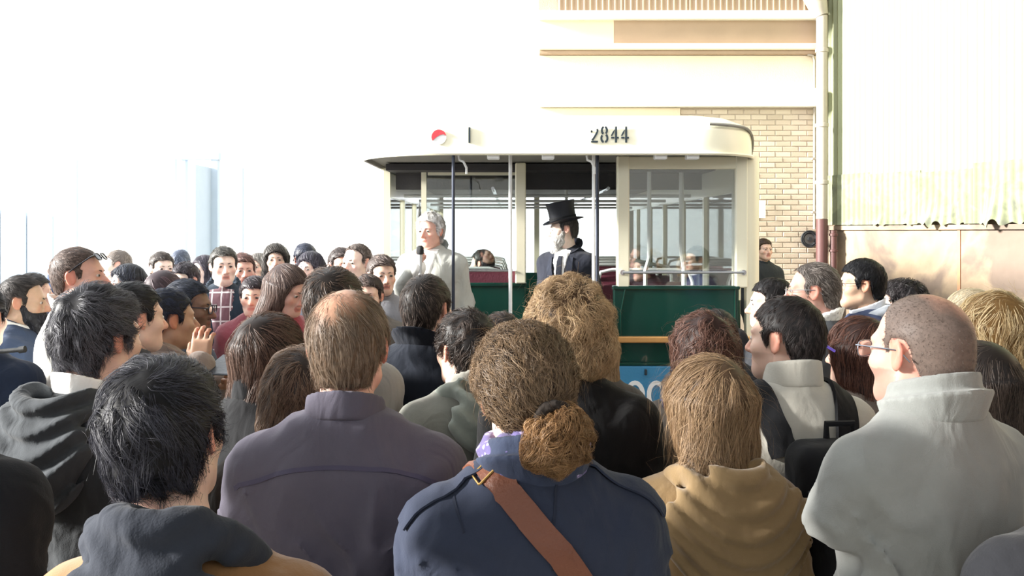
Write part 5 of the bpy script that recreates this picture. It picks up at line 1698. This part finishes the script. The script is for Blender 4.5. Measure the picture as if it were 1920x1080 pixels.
p7 = person(303, 472, 6.3, 200, 'person with short brown hair and pale face left of the door post', S('4a423e', '7d736c', t=.010), 'pale', turn=20, top=dict(kind='shirt', c='d6d8dc', collar='shirt'), group=GR_L)
p8 = person(339, 468, 8.2, 0, 'person with blue grey hair facing away in front of the door frame', S('5b6478', '8b93a5', t=.014), 'fair', top=dict(kind='jacket', c='8a93a5'), group=GR_L)
p9 = person(347, 491, 5.9, 172, 'person with a low dark fringe behind the reddish head', S('39333a', '5f5860', t=.014, recede=-.012), 'pale', turn=-10, top=dict(kind='jacket', c='4b4f5c'), group=GR_L)
p10 = person(307, 507, 4.9, -20, 'person with smooth reddish brown hair looking towards the bus', dict(style='bob', c1='4a3a40', c2='7c666c', len=.15, t=.016), 'fair', female=True, top=dict(kind='jacket', c='77727a'), group=GR_L)
p11 = person(247, 529, 2.95, -30, 'person with black hair standing right of the grey sweatshirt', S('1c1c20', '3f3e44', t=.012), 'fair', turn=-12, top=dict(kind='jacket', c='4a4a50', collar='stand'), group=GR_L)
p12 = person(314, 541, 3.42, -48, 'person with blue black hair and taupe jacket writing on a tablet', S('161a26', '39425a', t=.010, L=.025), 'tan', turn=-4, w=1.0, group=GR_L,
    top=dict(kind='jacket', c='8d8078', collar='lapel'), lod=0,
    arms={1: ((.27, -.02, 1.16), (.225, .04, 1.41), (-.15, .15, 1), (.7, -.6, .2), 'relaxed'), -1: ((-.16, .14, 1.08), (.05, .20, 1.30), (1, .15, .1), (0, .3, -1), 'grip')})
p13 = person(350, 524, 3.75, -80, 'smiling person in glasses and dark coat in profile', S('262a36', '4e5566', t=.010, recede=.01), 'brown', turn=-8, nod=2, stubble=.5,
    top=dict(kind='coat', c='333b49', collar='stand'), specs=dict(c='2a2d38'), group=GR_L, lod=0)
p14 = person(419, 462, 5.5, 192, 'tall smiling person in plaid shirt under an open black jacket', S('4c4a46', '78756e', t=.014, recede=.006), 'pale', turn=14, w=1.1, group=GR_L,
    top=dict(kind='jacket', c='26323e', collar='lapel', front='6d5058', front_pat='plaid', vee=[.05, .055, .085]))
p15 = person(455, 474, 6.1, 196, 'person with reddish hair behind the plaid shirt wearer', S('6b4c46', '8e6c62', t=.012), 'pink', turn=10, top=dict(kind='jacket', c='a9b4c2', collar='stand'), group=GR_L)
p16 = person(383, 478, 7.0, 150, 'person with long dark hair left of the plaid shirt wearer', Lg('3f3a44', '6a6470', .28), 'pale', female=True, top=dict(kind='jacket', c='8f93a0'), group=GR_L)
p17 = person(517, 456, 6.6, 188, 'person with dark wavy hair framing the face, back row', dict(style='bob', c1='3a3632', c2='67615c', len=.17, t=.018, wave=.003), 'fair', turn=6, female=True, top=dict(kind='jacket', c='555a66'), group=GR_L)
p18 = person(484, 474, 7.6, 170, 'person with long greyish hair at the far back', Lg('77726e', 'a09a94', .28), 'fair', female=True, top=dict(kind='jacket', c='8a8d96'), group=GR_L)
p19 = person(477, 517, 5.0, 186, 'short person with a dark fringe beside the black jacket', S('3a3236', '5f5459', t=.014, recede=-.008), 'fair', female=True, top=dict(kind='jacket', c='7a3b44'), group=GR_L)
p20 = person(538, 492, 4.4, -118, 'person with long light brown hair in a red jacket looking down', Lg('4d3c38', '8f7a70', .27, wd=1.1), 'pink', nod=18, female=True, hs=1.0,
    top=dict(kind='coat', c='8a3340', collar='stand'), group=GR_L)
p21 = person(572, 456, 6.8, 30, 'person with dark blue grey hair facing away in the back row', S('33384a', '5b6174', t=.016), top=dict(kind='jacket', c='5a5f6d'), group=GR_L)
p22 = person(582, 471, 6.0, 176, 'person with dark hair and bright face behind the red jacket', dict(style='bob', c1='3c3a45', c2='635f6b', len=.13, t=.016), 'pale', turn=-12, female=True, top=dict(kind='jacket', c='6a6f7c'), group=GR_L)
p23 = person(625, 502, 2.85, -12, 'person with thick dark brown hair behind the slate purple jacket', S('2c231f', '6f5c50', t=.022, lump=.005, lf=60, L=.05, jit=.3), 'fair', top=dict(kind='jacket', c='8c8882', collar='stand'), group=GR_N)
p24 = person(640, 464, 5.7, 196, 'person with dark hair and ruddy face at the back', S('463c3a', '6d605c', t=.012), 'pink', turn=12, top=dict(kind='jacket', c='6c6a70'), group=GR_L)
p25 = person(670, 457, 5.45, 170, 'tall balding person with long pale face at the back', S('6a5e58', '8e827a', t=.008, recede=.03), 'pale', turn=-18, top=dict(kind='jacket', c='53565f', collar='stand'), group=GR_L)
p26 = person(715, 477, 5.2, 186, 'person with grey brown hair next to the white haired speaker', S('5c4f4a', '857770', t=.014), 'fair', turn=20, top=dict(kind='jacket', c='7c7d83', collar='stand'), group=GR_L)
p27 = person(690, 514, 4.9, 180, 'short person with dark hair peering over the thinning brown head', S('4a3d38', '6d5d56', t=.014), 'fair', top=dict(kind='jacket', c='5a5550'), group=GR_L)
p28 = person(505, 588, 2.55, -28, 'person with long wavy dark brown hair left of the slate purple jacket', Lg('2c201c', '7d6254', .40, wd=1.0, back=.03, wave=.005, wfreq=30, n=1.2), 'fair', female=True,
    top=dict(kind='coat', c='101114', collar='stand'), group=GR_N, turn=-10)
p29 = person(566, 654, 2.22, 10, 'short person with layered brown hair beside the slate purple jacket', dict(style='curly', c1='3a2c24', c2='8d7460', len=.15, t=.020, lump=.004, wave=.004, wfreq=45, L=.08), 'fair', female=True,
    top=dict(kind='jacket', c='3b3530'), group=GR_N, eyes=False)
p30 = person(267, 598, 4.2, -30, 'person with reddish brown hair low between the dark heads', dict(style='bob', c1='5a3c36', c2='94706a', len=.15, t=.016), 'fair', female=True, top=dict(kind='jacket', c='6a5b58'), group=GR_L)

# ------------------------------------------------------------------ things carried and worn
def to_local(P, p): return np.array(P['root'].matrix_basis.inverted() @ Vector(p), F4)
def pix_hit(P, x, y, sdf=None):
    """local point where the line of sight through a photo pixel meets the garment"""
    sdf = sdf or P['gs']
    o = to_local(P, (0, 0, CAMZ)); q = to_local(P, at(x, y, P['Y'])); d = q - o; L = np.linalg.norm(d); d = d / L
    ts = np.linspace(L - .45, L + .25, 500).astype(F4)
    v = sdf.eval(o[None] + ts[:, None] * d[None])
    i = int(np.argmax(v < 0)) if (v < 0).any() else int(np.argmin(v))
    return o + d * ts[i]
def ribbon(P, pts, half, lift, name, mat, parent, thick=.004, n=None, frame='local'):
    """band laid on the garment along local guess points"""
    sdf = P['gs']
    pts = np.array(pts, F4)
    n = n or len(pts) * 4
    u = np.linspace(0, len(pts) - 1, n); k = np.minimum(u.astype(int), len(pts) - 2); f = (u - k)[:, None]
    p0 = pts[np.maximum(k - 1, 0)]; p1 = pts[k]; p2 = pts[k + 1]; p3 = pts[np.minimum(k + 2, len(pts) - 1)]
    C = .5 * (2 * p1 + (p2 - p0) * f + (2 * p0 - 5 * p1 + 4 * p2 - p3) * f ** 2 + (3 * p1 - p0 - 3 * p2 + p3) * f ** 3)
    C = C.astype(F4)
    for _ in range(5):
        C = C - sdf.grad(C) * sdf.eval(C)[:, None]
    N = sdf.grad(C)
    T = np.gradient(C, axis=0); T /= np.linalg.norm(T, axis=1, keepdims=True) + 1e-9
    Sd = np.cross(T, N); Sd /= np.linalg.norm(Sd, axis=1, keepdims=True) + 1e-9
    hw = np.interp(u, np.arange(len(half)), half)[:, None] if isinstance(half, (list, tuple)) else half
    rows = []
    for s in (-1, -.5, 0, .5, 1):
        e = C + Sd * hw * s
        e = e - N * (sdf.eval(e)[:, None]) * .9
        rows.append(e + N * lift)
    V = np.stack(rows + [r_ - N * thick for r_ in rows[::-1]], 1).reshape(-1, 3)
    m = 10; Fs = []
    for i in range(n - 1):
        for k in range(m): Fs.append((i * m + k, (i + 1) * m + k, (i + 1) * m + (k + 1) % m, i * m + (k + 1) % m))
    Fs.append(tuple(range(m))); Fs.append(tuple((n - 1) * m + k for k in range(m))[::-1])
    o = MB().add(V, Fs).build(name, mat, parent, True)
    return o, C, N, Sd
def free(o, P):
    """a worn thing of its own: same place in the world as the wearer's frame"""
    o.location = P['root'].location; o.rotation_euler = P['root'].rotation_euler

# --- curly ponytail, hair band and scarf of the person in the navy jacket
hb_ = SDF()
hb_.add(ell((.030, -.148, -.062), (.044, .038, .046)), .02)
hb_.add(ell((.054, -.140, -.052), (.030, .032, .044)), .03)
hb_.add(ell((.010, -.144, -.072), (.032, .032, .038)), .03)
hb_.disp(lambda x, y, z: .006 * wob(x, y, z, 95, 2.0))
v, q, c = tuft(hb_, 'ponytail', dict(c1='5b4028', c2='b08a60', seed=9), 0, .05, 8, 4200, .0006,
               lambda p: np.stack([p[:, 0] - .03, p[:, 1] + .13, -.05 + 0 * p[:, 0]], 1) / .05, wave=.006, wfreq=150, jit=.5, lift=.35, hug=.35)
obj('ponytail', np_mesh('ponytail', tf(C['HM'], v * C['hs']), q, mat_hair(), c), C['root'])
b_ = SDF()
for k in range(14):
    a, e = 2 * math.pi * k / 14, 2 * math.pi * (k + 1) / 14
    b_.add(rc((.03 + .026 * math.cos(a), -.132 - .006 * math.sin(a), -.022 + .020 * math.sin(a)), (.03 + .026 * math.cos(e), -.132 - .006 * math.sin(e), -.022 + .020 * math.sin(e)), .010, .010), .004)
b_.disp(lambda x, y, z: .0018 * np.sin(340 * x) * np.sin(300 * z))
V, Q = b_.mesh(.004)
obj('hair_band', np_mesh('hair_band', tf(C['HM'], V * C['hs']), Q, mat_cloth('2c2622')), C['root'])
H = C['Hb']
sc_ = SDF()
for ring_ in range(3):
    pts = []
    for k in range(25):
        a = 2 * math.pi * k / 24
        pts.append((.076 * math.cos(a + .2 * ring_), -.018 + .082 * math.sin(a), .862 * H + .020 * ring_ - .012 - .020 * math.sin(a) + .008 * math.sin(3 * a + ring_)))
    for p, q in zip(pts[:-1], pts[1:]): sc_.add(rc(p, q, .017, .017), .008)
sc_.disp(lambda x, y, z: .003 * np.sin(160 * z + 60 * x + 2 * np.sin(50 * y)))
V, Q = sc_.mesh(.006)
obj('scarf', np_mesh('scarf', V, Q, mat_cloth('5c5480', pattern='dots')), C['root'])
# epaulettes and back seams of the navy jacket
cmat = mat_cloth('2c3242', wstr=.5)
for sd in (-1, 1):
    ribbon(C, [(sd * .085, -.03, .842 * H), (sd * .13, -.03, .825 * H), (sd * .175, -.03, .815 * H), (sd * .205, -.03, .80 * H)], [.020, .022, .024, .020], .007, 'epaulette', cmat, C['garment'])
M_seam = mat_cloth('262b39')
for xs in ((845, 905, 870, 1000), (1035, 850, 1035, 1070)):
    a = pix_hit(C, xs[0], xs[1]); b = pix_hit(C, xs[2], xs[3])
    ribbon(C, [a, a * .67 + b * .33, a * .33 + b * .67, b], .0022, .0018, 'seam', M_seam, C['garment'])
# shoulder bag: strap across the back, buckle, pouch at the hip
bag = empty('shoulder_bag', (0, 0, 0), 'brown leather shoulder bag strap with brass buckle across the navy jacket', 'bag')
free(bag, C)
M_lea = mat_plain('brown_leather', '6b3f2c', .5, var=.15, scale=20, bump=.25, bscale=160)
M_brass = mat_plain('brass', 'b5935a', .3, .9, bump=0)
sp_ = [(-.085, .075, .80 * H), (-.095, .02, .835 * H), pix_hit(C, 893, 850), pix_hit(C, 930, 893), pix_hit(C, 975, 950), pix_hit(C, 1022, 1008), pix_hit(C, 1068, 1062)]
e_ = sp_[-1]
sp_ += [e_ + np.array([.06, .0, -.10], F4), e_ + np.array([.11, .03, -.22], F4), np.array([.20, .02, .66 * H], F4)]
st_, Cc, Nn, Ss = ribbon(C, sp_, .0225, .007, 'strap', M_lea, bag, thick=.005, n=60)
for s in (-1, 1):
    pass
Cw = np.array([tuple(C['root'].matrix_basis @ Vector(tuple(map(float, p)))) for p in Cc])
i = int(np.argmin(np.hypot(960 + Cw[:, 0] / Cw[:, 1] * FPX - 924, (HORIZ + (CAMZ - Cw[:, 2]) / Cw[:, 1] * FPX - 882)) + (Nn[:, 1] > 0) * 1e4))
c0, n0, s0 = Cc[i], Nn[i], Ss[i]; t0 = np.cross(n0, s0)
bk = MB()
lp_ = [c0 + n0 * .009 + s0 * a * .030 + t0 * b * .017 for a, b in ((-1, -1), (1, -1), (1, 1), (-1, 1))]
dn = []
for k in range(4):
    for f in (0.05, .35, .65, .95): dn.append(tuple(lp_[k] * (1 - f) + lp_[(k + 1) % 4] * f))
bk.tube(dn, .0021, 6, closed=True)
bk.build('buckle', M_brass, bag, True)
bs_ = SDF(); bs_.add(box((.285, .0, .52 * H), (.045, .13, .11), .03), .01)
V, Q = bs_.mesh(.012); obj('pouch', np_mesh('pouch', V, Q, M_lea), bag)

# --- yoke seam and back pleats of the slate jacket
a = pix_hit(B, 440, 915); b = pix_hit(B, 560, 882); c = pix_hit(B, 660, 878); d = pix_hit(B, 780, 893); e = pix_hit(B, 835, 915)
ribbon(B, [a, b, c, d, e], .0045, .0022, 'seam', mat_cloth('4a475a'), B['garment'], n=40)

# --- black backpack on the white pullover
bp = empty('backpack', (0, 0, 0), 'black backpack with wide padded straps on the white pullover', 'backpack')
free(bp, I)
H = I['Hb']
M_bp = mat_cloth('17181b', wstr=.3, weave=500)
b_ = SDF()
b_.add(box((.035, -.235, .665 * H), (.135, .075, .225), .05), .02)
b_.add(box((.035, -.315, .60 * H), (.105, .030, .120), .028), .025)
b_.disp(lambda x, y, z: .003 * wob(x, y, z, 28, 1.2))
V, Q = b_.mesh(.010)
body_ = obj('pack_body', np_mesh('pack_body', V, Q, M_bp), bp)
MB().tube([(.01, -.20, .79 * H), (.01, -.20, .815 * H), (.08, -.20, .815 * H), (.08, -.20, .79 * H)], .009, 8).build('top_handle', M_bp, bp, True)
MB().tube([(-.09, -.315, .735 * H), (.0, -.327, .745 * H), (.09, -.327, .745 * H), (.17, -.315, .735 * H)], .004, 6).build('zip', mat_plain('zip_metal', '55575a', .4, .6, bump=0), body_, True)
for sd in (-1, 1):
    ribbon(I, [(sd * .085 + .01, -.17, .765 * H), (sd * .095, -.13, .80 * H), (sd * .105, -.05, .842 * H), (sd * .11, .04, .83 * H), (sd * .12, .12, .77 * H), (sd * .13, .13, .68 * H)],
           [.032, .034, .035, .034, .030, .025], .012, 'shoulder_strap', M_bp, bp, thick=.010, n=36)

# --- tablet in the hands of the person in the taupe jacket
tb = empty('tablet', at(424, 684, 3.30), 'grey tablet held by the person in the taupe jacket', 'tablet', rz=math.radians(-12))
tm = Matrix.Rotation(math.radians(-74), 4, 'X')
body = MB().box(-.060, .060, -.004, .004, -.085, .085, .003).build('tablet_case', mat_plain('tablet_grey', '262c34', .4), tb)
scr = MB().box(-.053, .053, .0041, .0048, -.076, .076).build('screen', mat_plain('tablet_glass', '101318', .1, bump=0), tb)
for o in (body, scr): o.matrix_local = tm
# --- violet pen
pe = empty('pen', at(1556, 655, 2.78), 'small violet pen held near the brown bobbed hair', 'pen')
MB().tube([(-.010, 0, .010), (.016, .0, -.006)], .0042, 8).build('barrel', mat_plain('violet_plastic', '7a63d8', .3, bump=0), pe, True)
MB().tube([(-.016, 0, .014), (-.010, 0, .010)], [.001, .004], 8).build('tip', M_dark, pe, True)
# --- black rod poking in at the left edge
rd = empty('selfie_stick', at(20, 660, 3.05), 'thin black stick poking in at the left edge', 'stick')
MB().tube([(-.16, .0, -.008), (.035, 0, .008)], .008, 10).build('rod', M_dark, rd, True)
MB().tube([(.03, 0, .007), (.05, 0, .010)], .012, 10).build('grip_end', M_dark, rd, True)
